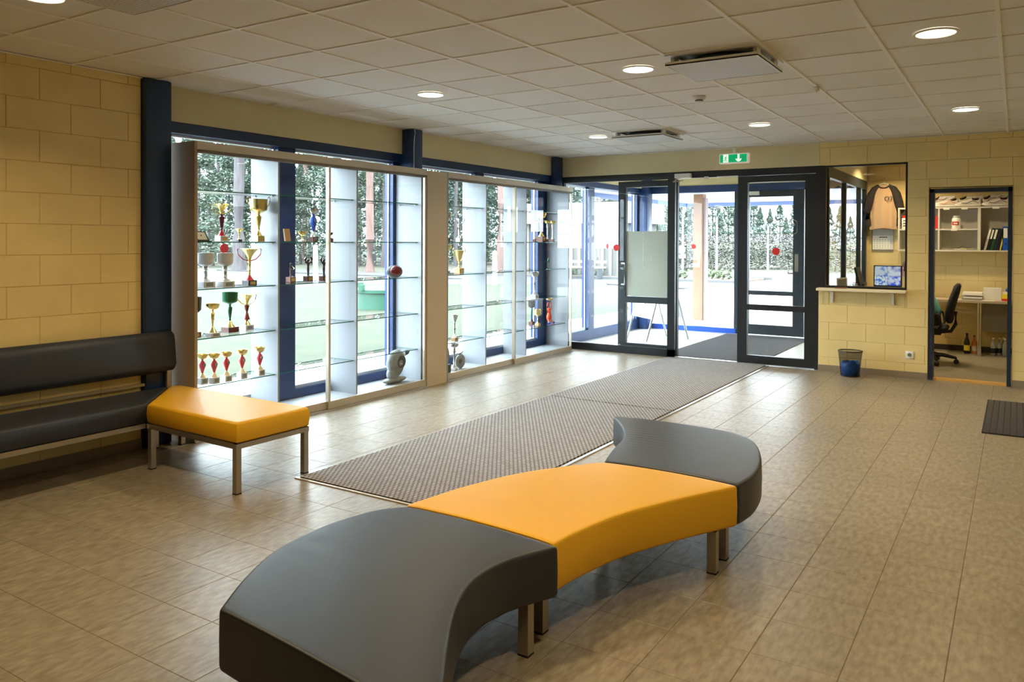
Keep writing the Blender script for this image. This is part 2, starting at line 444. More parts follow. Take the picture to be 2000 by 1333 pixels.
# blue columns
def column(n, x0, x1, y0, y1, label, m=M_NAVY, z1=2.70):
    o = MB().rbox(x0, x1, y0, y1, 0, z1, 0.012).build('trim_%d' % n, m, smooth=40); tag(o, label, 'column', kind='structure'); return o
column(1, -0.16, 0.05, 3.405, 3.615, 'dark navy steel column between bench and display cabinet')
column(2, -0.17, 0.018, 6.437, 6.60, 'dark navy steel column with a white cable running down it')
column(3, -0.17, -0.045, 9.605, 9.79, 'dark navy steel column in the far corner by entrance screen')
cb = MB().tube([(0.022, 6.455, 2.70), (0.024, 6.465, 2.66), (0.024, 6.455, 2.62), (0.022, 6.448, 2.5), (0.022, 6.448, 2.20)], 0.004, 6).build('cable', M_WHITE, smooth=60)
tag(cb, 'thin white cable running down the middle navy column', 'cable')

# left windows (frame + pane each)
def left_window(n, y0, y1, label, zt=2.44, m=M_NAVY, jamb0=0.05, jamb1=0.05, zb=0.0):
    t = thing('window_%d' % n, label, 'window', (-0.24, (y0 + y1) / 2, 0), kind='structure')
    L = lambda a, b, c, d, e, f: (a + 0.24, b + 0.24, c - (y0 + y1) / 2, d - (y0 + y1) / 2, e, f)
    bx('head', m, t, *L(-0.30, -0.145, y0, y1, zt - 0.085, zt))
    bx('head_bead', M_ALU2, t, *L(-0.275, -0.225, y0 + jamb0, y1 - jamb1, zt - 0.105, zt - 0.085))
    bx('sill', M_BLUE, t, *L(-0.30, -0.19, y0, y1, zb, zb + 0.155))
    bx('sill_bead', M_ALU2, t, *L(-0.30, -0.215, y0 + jamb0, y1 - jamb1, zb + 0.155, zb + 0.185))
    bx('jamb', M_BLUE, t, *L(-0.30, -0.19, y0, y0 + jamb0, zb + 0.155, zt - 0.085))
    bx('jamb', M_BLUE, t, *L(-0.30, -0.19, y1 - jamb1, y1, zb + 0.155, zt - 0.085))
    bx('gasket', M_ALU2, t, *L(-0.258, -0.240, y1 - jamb1 - 0.012, y1 - jamb1, zb + 0.185, zt - 0.105))
    bx('pane', M_GLASS, t, *L(-0.258, -0.25, y0 + jamb0, y1 - jamb1 - 0.012, zb + 0.185, zt - 0.105))
    return t
left_window(1, 3.615, 4.945, 'tall blue framed window behind the trophies of the near cabinet', jamb0=0.095, jamb1=0.12)
left_window(2, 4.945, 6.42, 'tall blue framed window behind right half of the near cabinet', jamb0=0.08, jamb1=0.06)
left_window(3, 6.42, 7.93, 'tall blue framed window behind left half of the far cabinet', jamb1=0.08)
left_window(4, 7.93, 9.40, 'tall blue framed window behind right half of the far cabinet', jamb0=0.11, jamb1=0.05)
left_window(5, 9.40, 10.97, 'tall blue window of the entrance vestibule nearest the cabinet', jamb0=0.30, jamb1=0.10, m=M_BLUE)
left_window(6, 10.97, 12.78, 'tall blue window of the entrance vestibule by the outer corner', jamb0=0.10, jamb1=0.08, m=M_BLUE)

# ------------------------------------------------------------------ vestibule
tag(MB().box(-0.3, 3.47, YF + 0.1, 13.05, -0.12, 0.0).build('floor_vestibule', M_VFLOOR), 'pale grey stone floor of the entrance vestibule', 'floor', kind='structure')
tag(MB().box(-0.3, 3.6, YF + 0.16, 13.2, 2.70, 2.85).build('ceiling_vestibule', M_CREAMS), 'plain ceiling of the entrance vestibule', 'ceiling', kind='structure')
tag(MB().box(-0.3, 3.6, 12.98, 13.12, 2.47, 2.72).build('wall_vestibule', M_CREAMS), 'cream band above the outer entrance doors', 'wall', kind='structure')
MAT_V = mat('charcoal_coir', (70, 68, 72), 0.95, var=0.35, scale=220, bump=0.6, bscale=260)
o = MB().rbox(1.36, 2.67, 9.97, 12.82, 0.0, 0.012, 0.004).build('door_mat', MAT_V); tag(o, 'charcoal coarse fibre mat inside the entrance vestibule', 'mat')
# front screen
Y0, Y1 = 9.85, 9.91
s5 = thing('window_7', 'black framed fixed sidelight left of the open entrance door', 'window', (0.75, 9.88, 0), kind='structure')
def S(parent, off, name, m, *a): return bx(name, m, parent, a[0] - off[0], a[1] - off[0], a[2] - off[1], a[3] - off[1], a[4], a[5])
of = (0.75, 9.88)
S(s5, of, 'head', M_BLACK, -0.2, 3.46, Y0, Y1, 2.345, 2.43)
S(s5, of, 'sill', M_BLACK, -0.2, 1.60, Y0, Y1, 0.0, 0.10)
S(s5, of, 'post', M_BLACK, -0.2, -0.06, Y0, Y1, 0.10, 2.345)
S(s5, of, 'post', M_BLACK, 1.50, 1.60, Y0, Y1 - 0.01, 0.0, 2.345)
S(s5, of, 'post', M_BLACK, 3.36, 3.462, Y0 - 0.005, Y1, 0.0, 2.43)
S(s5, of, 'pane', M_GLASS, -0.06, 1.50, 9.876, 9.884, 0.10, 2.345)
def door_leaf(n, x0, x1, yc, label, m, rail=True, zb=0.012, zt=2.34, st=0.115, mid=(0.675, 0.745), lift=0.11, kind='structure', topr=0.08):
    t = thing('door_%d' % n, label, 'door', (x0, yc, 0), kind=kind); w = x1 - x0; d = 0.03
    bx('stile', m, t, 0, st, -d, d, zb, zt); bx('stile', m, t, w - st, w, -d, d, zb, zt)
    bx('top_rail', m, t, st, w - st, -d, d, zt - topr, zt); bx('bottom_rail', m, t, st, w - st, -d, d, zb, zb + lift)
    if rail:
        bx('mid_rail', m, t, st, w - st, -d, d, *mid)
        bx('pane', M_GLASS, t, st, w - st, -0.004, 0.004, zb + lift, mid[0]); bx('pane', M_GLASS, t, st, w - st, -0.004, 0.004, mid[1], zt - topr)
    else: bx('pane', M_GLASS, t, st, w - st, -0.004, 0.004, zb + lift, zt - topr)
    return t
def d_handle(parent, x, z0, z1, side, out=0.05, m=M_ALU2, r=0.011, dx=0.0):
    y = side * 0.03
    return MB().tube([(x, y, z0), (x + dx, y + side * out * 0.8, z0), (x + dx, y + side * out, z0 + 0.02), (x + dx, y + side * out, z1 - 0.02), (x + dx, y + side * out * 0.8, z1), (x, y, z1)], r, 8).build('handle', m, parent, 50)
d1 = door_leaf(1, 0.745, 1.60, 9.975, 'black framed glass entrance leaf swung fully open', M_DGREY, mid=(0.685, 0.77), lift=0.12)
d_handle(d1, 0.05, 0.93, 1.22, -1, 0.03, dx=0.06)
MB().tube([(0.03, -0.03, 0.10), (0.03, -0.055, 0.10), (0.06, -0.06, 0.085), (0.03, -0.06, 0.06)], 0.009, 6).build('door_stop', M_WHITE, d1, 50)
d2 = door_leaf(2, 2.43, 3.36, 9.88, 'black framed glass entrance leaf standing closed', M_BLACK, st=0.12, lift=0.10)
def closer(parent, x, y, z, w=0.22, label=None):
    MB().rbox(x, x + w, y - 0.06, y, z, z + 0.06, 0.008).build('door_closer', M_WHITE, parent, 40)
    MB().rod((x + 0.04, y - 0.04, z), (x - 0.02, y - 0.05, z - 0.045), 0.007).rod((x - 0.02, y - 0.05, z - 0.045), (x + 0.12, y - 0.05, z - 0.03), 0.007).build('closer_arm', M_STEEL, parent)
closer(s5, 1.61 - 0.75, 9.85 - 9.88, 2.345)
bx('slide_rail', M_WHITE, s5, 2.16 - 0.75, 2.43 - 0.75, -0.045, -0.03, 2.335, 2.352); bx('slide_block', M_WHITE, s5, 2.0 - 0.75, 2.05 - 0.75, -0.05, -0.03, 2.325, 2.355)
bx('threshold', M_ALU2, s5, 1.60 - 0.75, 2.43 - 0.75, -0.03, 0.03, 0.0, 0.012)
# outer wall of the vestibule
s6 = thing('window_8', 'blue framed outer glazing of the vestibule beside the outer door', 'window', (0.75, 13.02, 0), kind='structure')
of = (0.75, 13.02)
S(s6, of, 'head', M_BLUE, -0.3, 3.5, 12.97, 13.07, 2.355, 2.475); S(s6, of, 'sill', mat('bright_blue_sill', (30, 84, 190), 0.35), -0.05, 1.46, 12.97, 13.07, 0.0, 0.085)
S(s6, of, 'pane', M_GLASS, -0.02, 1.46, 13.016, 13.024, 0.085, 2.355)
S(s6, of, 'post', M_DGREY, 2.56, 2.60, 12.98, 13.06, 0.0, 2.355); S(s6, of, 'post', M_DGREY, 1.43, 1.50, 12.98, 13.06, 0.0, 2.355); S(s6, of, 'pane', M_GLASS, 2.60, 3.47, 13.016, 13.024, 0.1, 2.355)
S(s6, of, 'sill', M_DGREY, 2.60, 3.47, 12.98, 13.06, 0.0, 0.10); S(s6, of, 'mid_rail', M_DGREY, 2.60, 3.47, 12.99, 13.05, 0.655, 0.725)
d3 = door_leaf(3, 1.50, 2.54, 13.02, 'dark framed outer glass door with steel pull handle', M_DGREY, mid=(0.655, 0.725), lift=0.16, zt=2.355, st=0.17, topr=0.10)
d_handle(d3, 0.87, 1.02, 1.36, -1, 0.05, m=M_STEEL, dx=-0.06)
bx('handle_plate', M_STEEL, d3, 0.90, 0.955, -0.036, -0.03, 1.05, 1.33)
MB().tube([(0.20, -0.034, 1.87), (0.90, -0.034, 1.87), (0.93, -0.034, 1.84), (0.93, -0.034, 1.68), (0.90, -0.034, 1.65), (0.20, -0.034, 1.65)], 0.006, 6).build('sign_frame', M_STEEL, d3, 50)
bx('lock_case', M_PLATS, d3, 0.875, 0.90, -0.036, -0.03, 1.78, 1.82)
closer(d3, 0.12, -0.03, 2.285)
column(4, -0.30, -0.03, 12.76, 13.0, 'bright blue corner column of the entrance vestibule', M_BLUE, 2.70)
# red dots on the glass
def dot(x, y, z, label, r=0.045, ax='y'):
    mb = MB().lathe([(r, 0), (r, 0.002)], 24, (0, 0, 0))
    o = mb.build('sticker', M_RED); o.location = (x, y, z); o.rotation_euler = (R(90), 0, 0) if ax == 'y' else (0, R(90), 0)
    tag(o, label, 'sticker'); return o
dot(0.752, 9.873, 1.436, 'red round sticker on the sidelight glass near the open leaf handle')
dot(0.722, 13.014, 1.437, 'red round sticker on the outer glazing in front of the peach column', 0.04)
dot(2.895, 9.874, 1.405, 'red round sticker on the closed entrance leaf')
dot(-0.245, 4.30, 1.45, 'red round sticker on the near window behind the white goblets', 0.042, 'x')
dot(-0.249, 11.661, 1.444, 'red round sticker on the vestibule side window', 0.042, 'x')
bx('sticker_tab', M_WHITE2, None, 2.945, 2.967, 9.872, 9.8755, 1.395, 1.425)
tag(bpy.data.objects['sticker_tab'], 'tiny white paper tab beside the red sticker on the closed leaf', 'label')
# pale sheet on the open leaf
sheet = MB().box(0.862, 1.478, 9.965, 9.9695, 0.775, 1.66).build('poster_sheet', mat('pale_sheet', (206, 214, 206), 0.6, var=0.03, scale=3))
tag(sheet, 'pale grey green sheet taped on the open entrance leaf', 'poster')
# A-frame board in the vestibule
A = thing('sandwich_board', 'white folding sandwich board on aluminium legs in the vestibule', 'signboard', (0.63, 11.6, 0))
fl, fr_, rl, rr_ = Vector((0.20, 11.46, 0)), Vector((0.65, 11.16, 0)), Vector((0.64, 12.0, 0)), Vector((1.07, 11.82, 0))
al, ar = (fl + rl) / 2 + Vector((0, 0, 1.35)), (fr_ + rr_) / 2 + Vector((0, 0, 1.28))
c0 = Vector((0.63, 11.6, 0))
for a, b in ((fl, al), (fr_, ar), (rl, al), (rr_, ar)):
    MB().rod(a - c0, b - c0, 0.016, None, 8).build('leg', M_ALU2, A, 50)
MB().rod(al - c0, ar - c0, 0.014).build('hinge_bar', M_ALU2, A, 50)
def lerp(a, b, t): return a + (b - a) * t
for (a0, b0, a1, b1, nm) in ((fl, al, fr_, ar, 'front_panel'), (rl, al, rr_, ar, 'rear_panel')):
    p = [lerp(a0, b0, 0.26) - c0, lerp(a1, b1, 0.26) - c0, lerp(a1, b1, 0.95) - c0, lerp(a0, b0, 0.95) - c0]
    nrm = (p[1] - p[0]).cross(p[3] - p[0]).normalized() * 0.006
    MB().loft([[q - nrm for q in p], [q + nrm for q in p]]).build(nm, M_WHITE, A)
p0 = lerp(fl, al, 0.40) - c0; p1 = lerp(fr_, ar, 0.40) - c0; p2 = lerp(fl, al, 0.52) - c0
e1 = (p1 - p0).normalized(); e2 = (p2 - p0).normalized(); nn = e1.cross(e2).normalized() * 0.008; q0 = lerp(p0, p1, 0.45)
MB().loft([[q0 + k - nn * s_ for k in (e1 * 0, e1 * 0.03, e1 * 0.03 + e2 * 0.14, e2 * 0.14)] for s_ in (-1.1, 1.1)]).build('grey_label', M_PLATS, A)

# ------------------------------------------------------------------ office shell and reception window
YO = 12.75
tag(MB().box(3.47, 6.9, YF + 0.12, YO, -0.12, 0.0).build('floor_office', M_OFLOOR), 'grey vinyl floor of the small office', 'floor', kind='structure')
tag(MB().box(3.47, 6.9, YF + 0.16, YO + 0.1, 2.70, 2.85).build('ceiling_office', M_CREAMS), 'plain ceiling of the small office', 'ceiling', kind='structure')
wo = MB().box(3.47, 6.9, YO + 0.005, YO + 0.15, -0.1, 2.8).build('wall_office', M_MORTAR); tag(wo, 'cream block wall at the back of the office', 'wall', kind='structure')
block_wall(wo, YO, [(3.50, 6.2, 0.07, 2.70)], [], 0.168 - 0.2057, 0.2057, 4.739 - 0.2025, -1, 'x')
bx('block_infill', M_CREAM, wo, 6.2, 6.9, YO, YO + 0.006, 0, 2.7)
tag(MB().box(6.9, 7.0, YF + 0.1, YO, -0.1, 2.8).build('wall_office_right', M_CREAM), 'cream side wall of the office out of view', 'wall', kind='structure')
tag(MB().box(3.50, 6.9, YO - 0.014, YO + 0.002, 0, 0.075).build('baseboard_office', mat('dark_skirting', (60, 56, 54), 0.5)), 'dark skirting at the back of the office', 'baseboard', kind='structure')
# partition glazing between vestibule and office
s9 = thing('window_9', 'framed glazed partition between vestibule and office', 'window', (3.46, 11.4, 0), kind='structure')
of = (3.46, 11.4)
S(s9, of, 'head', M_DGREY, 3.43, 3.49, YF + 0.1, YO, 2.30, 2.43); S(s9, of, 'wall_above', M_CREAMS, 3.43, 3.49, YF + 0.1, YO, 2.43, 2.72)
S(s9, of, 'wall_below', M_CREAMS, 3.43, 3.49, YF + 0.1, YO, 0.0, 0.88); S(s9, of, 'sill', M_DGREY, 3.43, 3.50, YF + 0.1, YO, 0.88, 0.93)
for y in (YF + 0.12, 11.05, 12.2, 12.69): S(s9, of, 'mullion', M_DGREY, 3.43, 3.49, y, y + 0.06, 0.93, 2.30)
for a, b in ((YF + 0.18, 11.05), (11.11, 12.2), (12.26, 12.69)): S(s9, of, 'pane', M_GLASS, 3.456, 3.464, a, b, 0.93, 2.30)
# reception window
w10 = thing('window_10', 'black framed reception window above the narrow shelf', 'window', (3.9, 9.87, 0), kind='structure'); of = (3.9, 9.87)
for a in ((3.462, 4.345, 2.405, 2.425), (3.462, 4.345, 0.985, 1.012)): S(w10, of, 'rail', M_BLACK, a[0], a[1], 9.835, 9.90, a[2], a[3])
S(w10, of, 'jamb', M_BLACK, 3.462, 3.478, 9.835, 9.90, 1.012, 2.405); S(w10, of, 'jamb', M_BLACK, 4.328, 4.345, 9.835, 9.90, 1.012, 2.405)
S(w10, of, 'sliding_pane', M_GLASS, 3.478, 3.92, 9.862, 9.868, 1.012, 2.405)
S(w10, of, 'sliding_pane', M_GLASS, 3.90, 4.328, 9.878, 9.884, 1.012, 2.405)
# narrow shelf below
sh = thing('counter_shelf', 'narrow cream shelf on two white brackets under the reception window', 'shelf', (3.88, 9.74, 0.955))
MB().rbox(-0.475, 0.475, -0.06, 0.088, -0.0, 0.03, 0.004).build('board', mat('cream_board', (238, 226, 198), 0.4), sh)
for dx in (-0.32, 0.33):
    MB().box(dx - 0.012, dx + 0.012, 0.07, 0.088, -0.14, 0).box(dx - 0.012, dx + 0.012, -0.03, 0.08, -0.012, 0).build('bracket', M_WHITE, sh)
wal = MB().rbox(3.60, 3.73, 9.74, 9.81, 0.985, 0.998, 0.004).build('wallet', mat('brown_leather', (130, 74, 48), 0.5)); tag(wal, 'flat brown leather wallet lying on the reception shelf', 'wallet')
# office door frame
d4 = thing('door_4', 'navy frame of the open office doorway with wooden threshold', 'door', (4.96, 9.85, 0), kind='structure'); of = (4.96, 9.85)
S(d4, of, 'jamb', M_DOORN, 4.575, 4.615, 9.82, 9.99, 0, 2.115); S(d4, of, 'jamb', M_DOORN, 5.31, 5.348, 9.82, 9.99, 0, 2.115); S(d4, of, 'head', M_DOORN, 4.575, 5.348, 9.82, 9.99, 2.07, 2.115)
S(d4, of, 'threshold', mat('honey_wood', (206, 160, 84), 0.45), 4.615, 5.31, 9.84, 9.95, 0, 0.022)
# wall socket
so = thing('wall_socket', 'white square power socket low beside the office doorway', 'socket', (4.385, YF, 0.262))
MB().rbox(-0.042, 0.042, -0.014, 0.0, -0.042, 0.042, 0.006).build('plate', M_WHITE, so, 40)
MB().lathe([(0.021, 0), (0.021, 0.004)], 20, (0, 0, 0), True, Matrix.Rotation(R(90), 3, 'X')).build('socket_well', mat('socket_shadow', (120, 116, 104), 0.6), so, loc=(0, -0.0125, 0))
for dx in (-0.0095, 0.0095):
    MB().lathe([(0.0035, 0), (0.0035, 0.003)], 10, (0, 0, 0), True, Matrix.Rotation(R(90), 3, 'X')).build('pin_hole', M_BLKPL, so, loc=(dx, -0.0165, 0))

# ------------------------------------------------------------------ ceiling fittings
def downlight():
    t = thing('downlight', '', 'downlight', (0, 0, 2.697))
    MB().lathe([(0.100, 0.004), (0.112, 0.004), (0.118, 0.0), (0.116, -0.004), (0.103, -0.006), (0.099, 0.0)], 28, cap=False).build('trim_ring', M_WHITE, t, 50)
    MB().lathe([(0.099, -0.003), (0.099, -0.001)], 28).build('diffuser', emit_mat('lamp_glow', (1.0, 0.86, 0.62), 7.0), t)
    ld = bpy.data.lights.new('downlight_lamp', 'AREA'); ld.shape = 'DISK'; ld.size = 0.19; ld.energy = LAMP_POWER; ld.color = LAMP_COL; ld.spread = R(142)
    lo = bpy.data.objects.new('downlight_lamp', ld); COL.objects.link(lo); lo.parent = t; lo.location = (0, 0, -0.008)
    return t
dl = downlight()
LAMPS = []
LN = {(1.4, 2.0): 'round recessed downlight at upper left corner above the bench', (1.4, 5.0): 'round recessed downlight over the near display cabinet',
      (1.4, 8.0): 'round recessed downlight over the far display cabinet', (3.2, 5.0): 'round recessed downlight left of the big perforated air vent',
      (3.2, 8.0): 'round recessed downlight in front of the exit sign', (5.0, 5.0): 'round recessed downlight at upper right, the nearest on that side',
      (5.0, 8.0): 'round recessed downlight nearest the office doorway'}
first = True
for x in (1.4, 3.2, 5.0):
    for y in (2.0, 5.0, 8.0):
        o = dl if first else copy_tree(dl); first = False
        o.location = (x, y, 2.697); o['group'] = 'recessed ceiling downlights'
        o['label'] = LN.get((x, y), 'round recessed downlight outside the picture, above the %s' % ('island seat' if x < 4 else 'photographer'))
o = copy_tree(dl); o.location = (4.6, 11.3, 2.697); o['label'] = 'round recessed downlight inside the office near the reception window'; o['group'] = 'recessed ceiling downlights'
o = copy_tree(dl); o.location = (3.9, 12.0, 2.697); o['label'] = 'unseen downlight added to brighten the office above the hanging shirt'; o['group'] = 'recessed ceiling downlights'  # extra unseen lamp, added to brighten the dim office

# supply air vents: hanging perforated plates
def perf_mat():
    m = bpy.data.materials.new('perforated_plate'); m.use_nodes = True; nt = m.node_tree; b = nt.nodes['Principled BSDF']
    tc = nt.nodes.new('ShaderNodeTexCoord'); sep = nt.nodes.new('ShaderNodeSeparateXYZ'); nt.links.new(tc.outputs['Object'], sep.inputs[0])
    outs = []
    for ax in (0, 1):
        mu = nt.nodes.new('ShaderNodeMath'); mu.operation = 'MULTIPLY'; mu.inputs[1].default_value = 2 * math.pi / 0.0145
        s_ = nt.nodes.new('ShaderNodeMath'); s_.operation = 'SINE'; nt.links.new(sep.outputs[ax], mu.inputs[0]); nt.links.new(mu.outputs[0], s_.inputs[0]); outs.append(s_.outputs[0])
    ad = nt.nodes.new('ShaderNodeMath'); ad.operation = 'ADD'; nt.links.new(outs[0], ad.inputs[0]); nt.links.new(outs[1], ad.inputs[1])
    rp = nt.nodes.new('ShaderNodeValToRGB'); rp.color_ramp.elements[0].position = 0.55; rp.color_ramp.elements[1].position = 0.75
    rp.color_ramp.elements[0].color = (*lin((236, 236, 236)), 1); rp.color_ramp.elements[1].color = (*lin((96, 94, 94)), 1)
    nt.links.new(ad.outputs[0], rp.inputs[0]); nt.links.new(rp.outputs[0], b.inputs['Base Color']); b.inputs['Roughness'].default_value = 0.5
    return m
M_PERF = perf_mat()
def vent(x, y, label):
    t = thing('air_vent', label, 'air vent', (x, y, 2.70), group='hanging air vents')
    MB().box(-0.295, 0.295, -0.295, -0.24, -0.012, 0).box(-0.295, 0.295, 0.24, 0.295, -0.012, 0).box(-0.295, -0.24, -0.24, 0.24, -0.012, 0).box(0.24, 0.295, -0.24, 0.24, -0.012, 0).build('frame', M_WHITE, t)
    MB().lathe([(0.20, -0.014), (0.20, -0.008)], 32).build('duct_opening', M_BLKPL, t)
    MB().box(-0.29, 0.29, -0.29, 0.29, -0.072, -0.064).build('perforated_plate', M_PERF, t)
    MB().box(-0.29, 0.29, -0.29, -0.283, -0.074, -0.05).box(-0.29, 0.29, 0.283, 0.29, -0.074, -0.05).box(-0.29, -0.283, -0.283, 0.283, -0.074, -0.05).box(0.283, 0.29, -0.283, 0.283, -0.074, -0.05).build('plate_rim', M_WHITE, t)
    for dx in (-0.26, 0.26):
        for dy in (-0.2, 0.2): bx('hanger', M_WHITE, t, dx - 0.012, dx + 0.012, dy - 0.04, dy + 0.04, -0.064, -0.01)
vent(3.8, 5.0, 'big perforated air vent plate hanging right of a downlight, nearest whole one')
vent(2.0, 8.0, 'perforated air vent plate far off near the entrance')
vent(2.0, 2.0, 'perforated air vent plate cut off by the top edge near the bench side')
sd = thing('smoke_detector', 'small white smoke detector on the ceiling beyond the big vent', 'detector', (3.2, 6.22, 2.70))
MB().lathe([(0.05, 0), (0.05, -0.022), (0.047, -0.026)], 24).build('base', M_WHITE, sd, 50)
MB().lathe([(0.032, -0.026), (0.032, -0.036), (0.038, -0.038), (0.03, -0.05)], 20).build('sensing_head', M_WHITE, sd, 50)
MB().lathe([(0.0335, -0.028), (0.0335, -0.035)], 20).build('dark_slot', M_BLKPL, sd)
ps = thing('motion_sensor', 'tiny white sensor clipped to a ceiling grid bar', 'sensor', (4.1, 6.27, 2.697))
MB().rbox(-0.02, 0.02, -0.025, 0.025, -0.03, 0.0, 0.005).build('body', M_WHITE, ps, 40)
MB().ball((0, -0.02, -0.03), 0.014).build('lens', M_WHITE, ps, 50)
# exit sign
ex = thing('exit_sign', 'green lit exit sign with running figure and down arrow', 'sign', (2.42, 9.70, 2.555))
MB().rbox(-0.185, 0.185, 0.0, 0.055, -0.062, 0.062, 0.010).build('housing', mat('sign_housing', (238, 236, 230), 0.4, emis=(255, 240, 220), estr=0.25), ex, 40)
bx('ceiling_bracket', M_WHITE, ex, -0.017, 0.017, 0.01, 0.04, 0.06, 0.145)
bx('green_panel', mat('exit_green', (0, 150, 92), 0.4, emis=(0, 150, 92), estr=0.9), ex, -0.172, 0.160, -0.003, 0.0, -0.047, 0.050)
M_SW = mat('exit_white', (240, 250, 240), 0.4, emis=(240, 250, 240), estr=0.8)
bx('figure_field', M_SW, ex, -0.132, -0.068, -0.0045, -0.003, -0.047, 0.050)
ar_ = MB()
ar_.quad((0.047, -0.0045, 0.05), (0.047, -0.0045, -0.005), (0.072, -0.0045, -0.005), (0.072, -0.0045, 0.05))
pts = [(0.022, -0.002), (0.028, -0.022), (0.042, -0.036), (0.0595, -0.042), (0.077, -0.036), (0.091, -0.022), (0.097, -0.002), (0.080, -0.008), (0.072, -0.008), (0.047, -0.008), (0.039, -0.008)]
n = len(ar_.v); ar_.v += [(x, -0.0045, z) for x, z in pts]; ar_.f.append(tuple(range(n, n + len(pts)))); ar_.mi.append(0)
ar_.build('arrow', M_SW, ex)
fg = MB(); GR = mat('exit_green', (0, 150, 92))
def limb(pts_, w):
    for (a, b) in zip(pts_, pts_[1:]):
        a, b = Vector((a[0], 0, a[1])), Vector((b[0], 0, b[1])); d = (b - a).normalized(); s_ = Vector((-d.z, 0, d.x)) * w / 2
        fg.quad(*[Vector((p.x, -0.0052, p.z)) for p in (a - s_, b - s_, b + s_, a + s_)])
limb([(-0.098, 0.022), (-0.105, -0.008)], 0.012); limb([(-0.105, -0.008), (-0.112, -0.024), (-0.126, -0.026)], 0.008)
limb([(-0.105, -0.008), (-0.094, -0.02), (-0.088, -0.038)], 0.008); limb([(-0.098, 0.02), (-0.112, 0.016), (-0.118, 0.006)], 0.006); limb([(-0.098, 0.018), (-0.088, 0.006), (-0.078, 0.006)], 0.006)
n = len(fg.v); fg.v += [(-0.091 + 0.007 * math.cos(t * math.pi / 5), -0.0052, 0.034 + 0.007 * math.sin(t * math.pi / 5)) for t in range(10)]; fg.f.append(tuple(range(n, n + 10))); fg.mi.append(0)
fg.build('running_figure', GR, ex)

# ================================================================== DISPLAY CABINETS
XB, XFR, ZT = -0.185, 0.215, 2.26
SHELF_Z = (0.395, 0.765, 1.145, 1.508, 1.905)
PIN = MB().rod((0, -0.010, 0), (0, 0.010, 0), 0.005, None, 6).mesh('shelf_pin'); PIN.materials.append(M_STEEL)
def cabinet(y0, y1, dividers, meet, label, near_panel):
    t = thing('display_cabinet', label, 'cabinet', (0, y0, 0), group='glazed trophy cabinets')
    L = y1 - y0
    bx('side_panel', mat('case_taupe_laminate', (158, 136, 104), 0.5) if near_panel else M_CASEW, t, XB, XFR + 0.005, 0, 0.022, 0, ZT)
    if near_panel: bx('side_lining', M_CASEW, t, XB, 0.16, 0.022, 0.024, 0.08, 2.19)
    bx('side_panel', M_CASEW, t, XB, 0.16, L - 0.022, L, 0, ZT)
    bx('top_panel', M_CASEB, t, XB, 0.17, 0.022, L - 0.022, ZT - 0.022, ZT)
    bx('top_lining', M_CASEW, t, XB, 0.17, 0.024, L - 0.022, ZT - 0.025, ZT - 0.022)
    bx('bottom_panel', M_CASEW, t, XB, 0.17, 0.022, L - 0.022, 0.05, 0.075)
    bx('plinth', M_CASEB, t, XB + 0.02, 0.16, 0.022, L - 0.022, 0.0, 0.05)
    bx('top_fascia', M_ALU, t, 0.165, XFR + 0.005, 0.022, L, ZT - 0.06, ZT)
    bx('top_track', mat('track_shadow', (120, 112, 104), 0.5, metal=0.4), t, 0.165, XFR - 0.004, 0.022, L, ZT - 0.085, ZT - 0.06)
    bx('bottom_track', M_ALU2, t, 0.165, XFR + 0.018, 0.0, L, 0.0, 0.012)
    cuts = [0.024] + [d - y0 for d in dividers] + [L - 0.022]
    for d in dividers: bx('divider', M_CASEW, t, XB, 0.155, d - y0 - 0.009, d - y0 + 0.009, 0.075, ZT - 0.025)
    for a, b in zip(cuts, cuts[1:]):
        a2, b2 = a + 0.012, b - 0.012
        for z in SHELF_Z:
            mb = MB().box(XB + 0.015, 0.128, a2, b2, z - 0.008, z); mb.mi = [0, 0, 1, 1, 1, 1]
            mb.build('glass_shelf', [M_SHELFG, M_EDGE], t)
            for yy in (a2 - 0.002, b2 + 0.002):
                for xx in (XB + 0.06, 0.09): link('shelf_pin', PIN, t, (xx, yy, z - 0.011))
    m_ = meet - y0
    # two sliding glass doors: left one behind, right one in front
    for k, (a, b, x) in enumerate(((0.022, m_ + 0.02, 0.178), (m_ - 0.012, L - 0.005, 0.20))):
        d = bpy.data.objects.new('sliding_door', None); COL.objects.link(d); d.parent = t; d.location = (x, a, 0); w = b - a
        bx('pane', M_GLASS, d, -0.002, 0.002, 0.01, w - 0.02, 0.075, ZT - 0.085)
        bx('bottom_rail', M_ALU, d, -0.012, 0.013, 0, w, 0.014, 0.08)
        bx('stile', M_ALU, d, -0.012, 0.013, w - 0.024, w, 0.08, ZT - 0.08)
        bx('stile', M_ALU, d, -0.012, 0.013, 0, 0.024, 0.08, ZT - 0.08)
    if near_panel is False: pass
    return t
c1 = cabinet(3.685, 6.425, (4.535, 5.465), 5.06, 'near glazed trophy cabinet with aluminium sliding doors beside the bench', True)
c2 = cabinet(6.765, 9.60, (7.60, 8.49), 8.147, 'far glazed trophy cabinet with aluminium sliding doors beside the entrance', False)
fp = MB().box(XB, XFR + 0.006, 0, 0.006, 0, ZT - 0.01).box(XFR, XFR + 0.006, 0.006, 0.332, 0.0, ZT - 0.01).box(XB, XFR, 0.326, 0.332, 0, ZT - 0.01)
fp = fp.build('cabinet_filler_panel', M_CASEB, loc=(0, 6.429, 0)); tag(fp, 'beige boxed filler panel between the two glazed cabinets', 'panel')

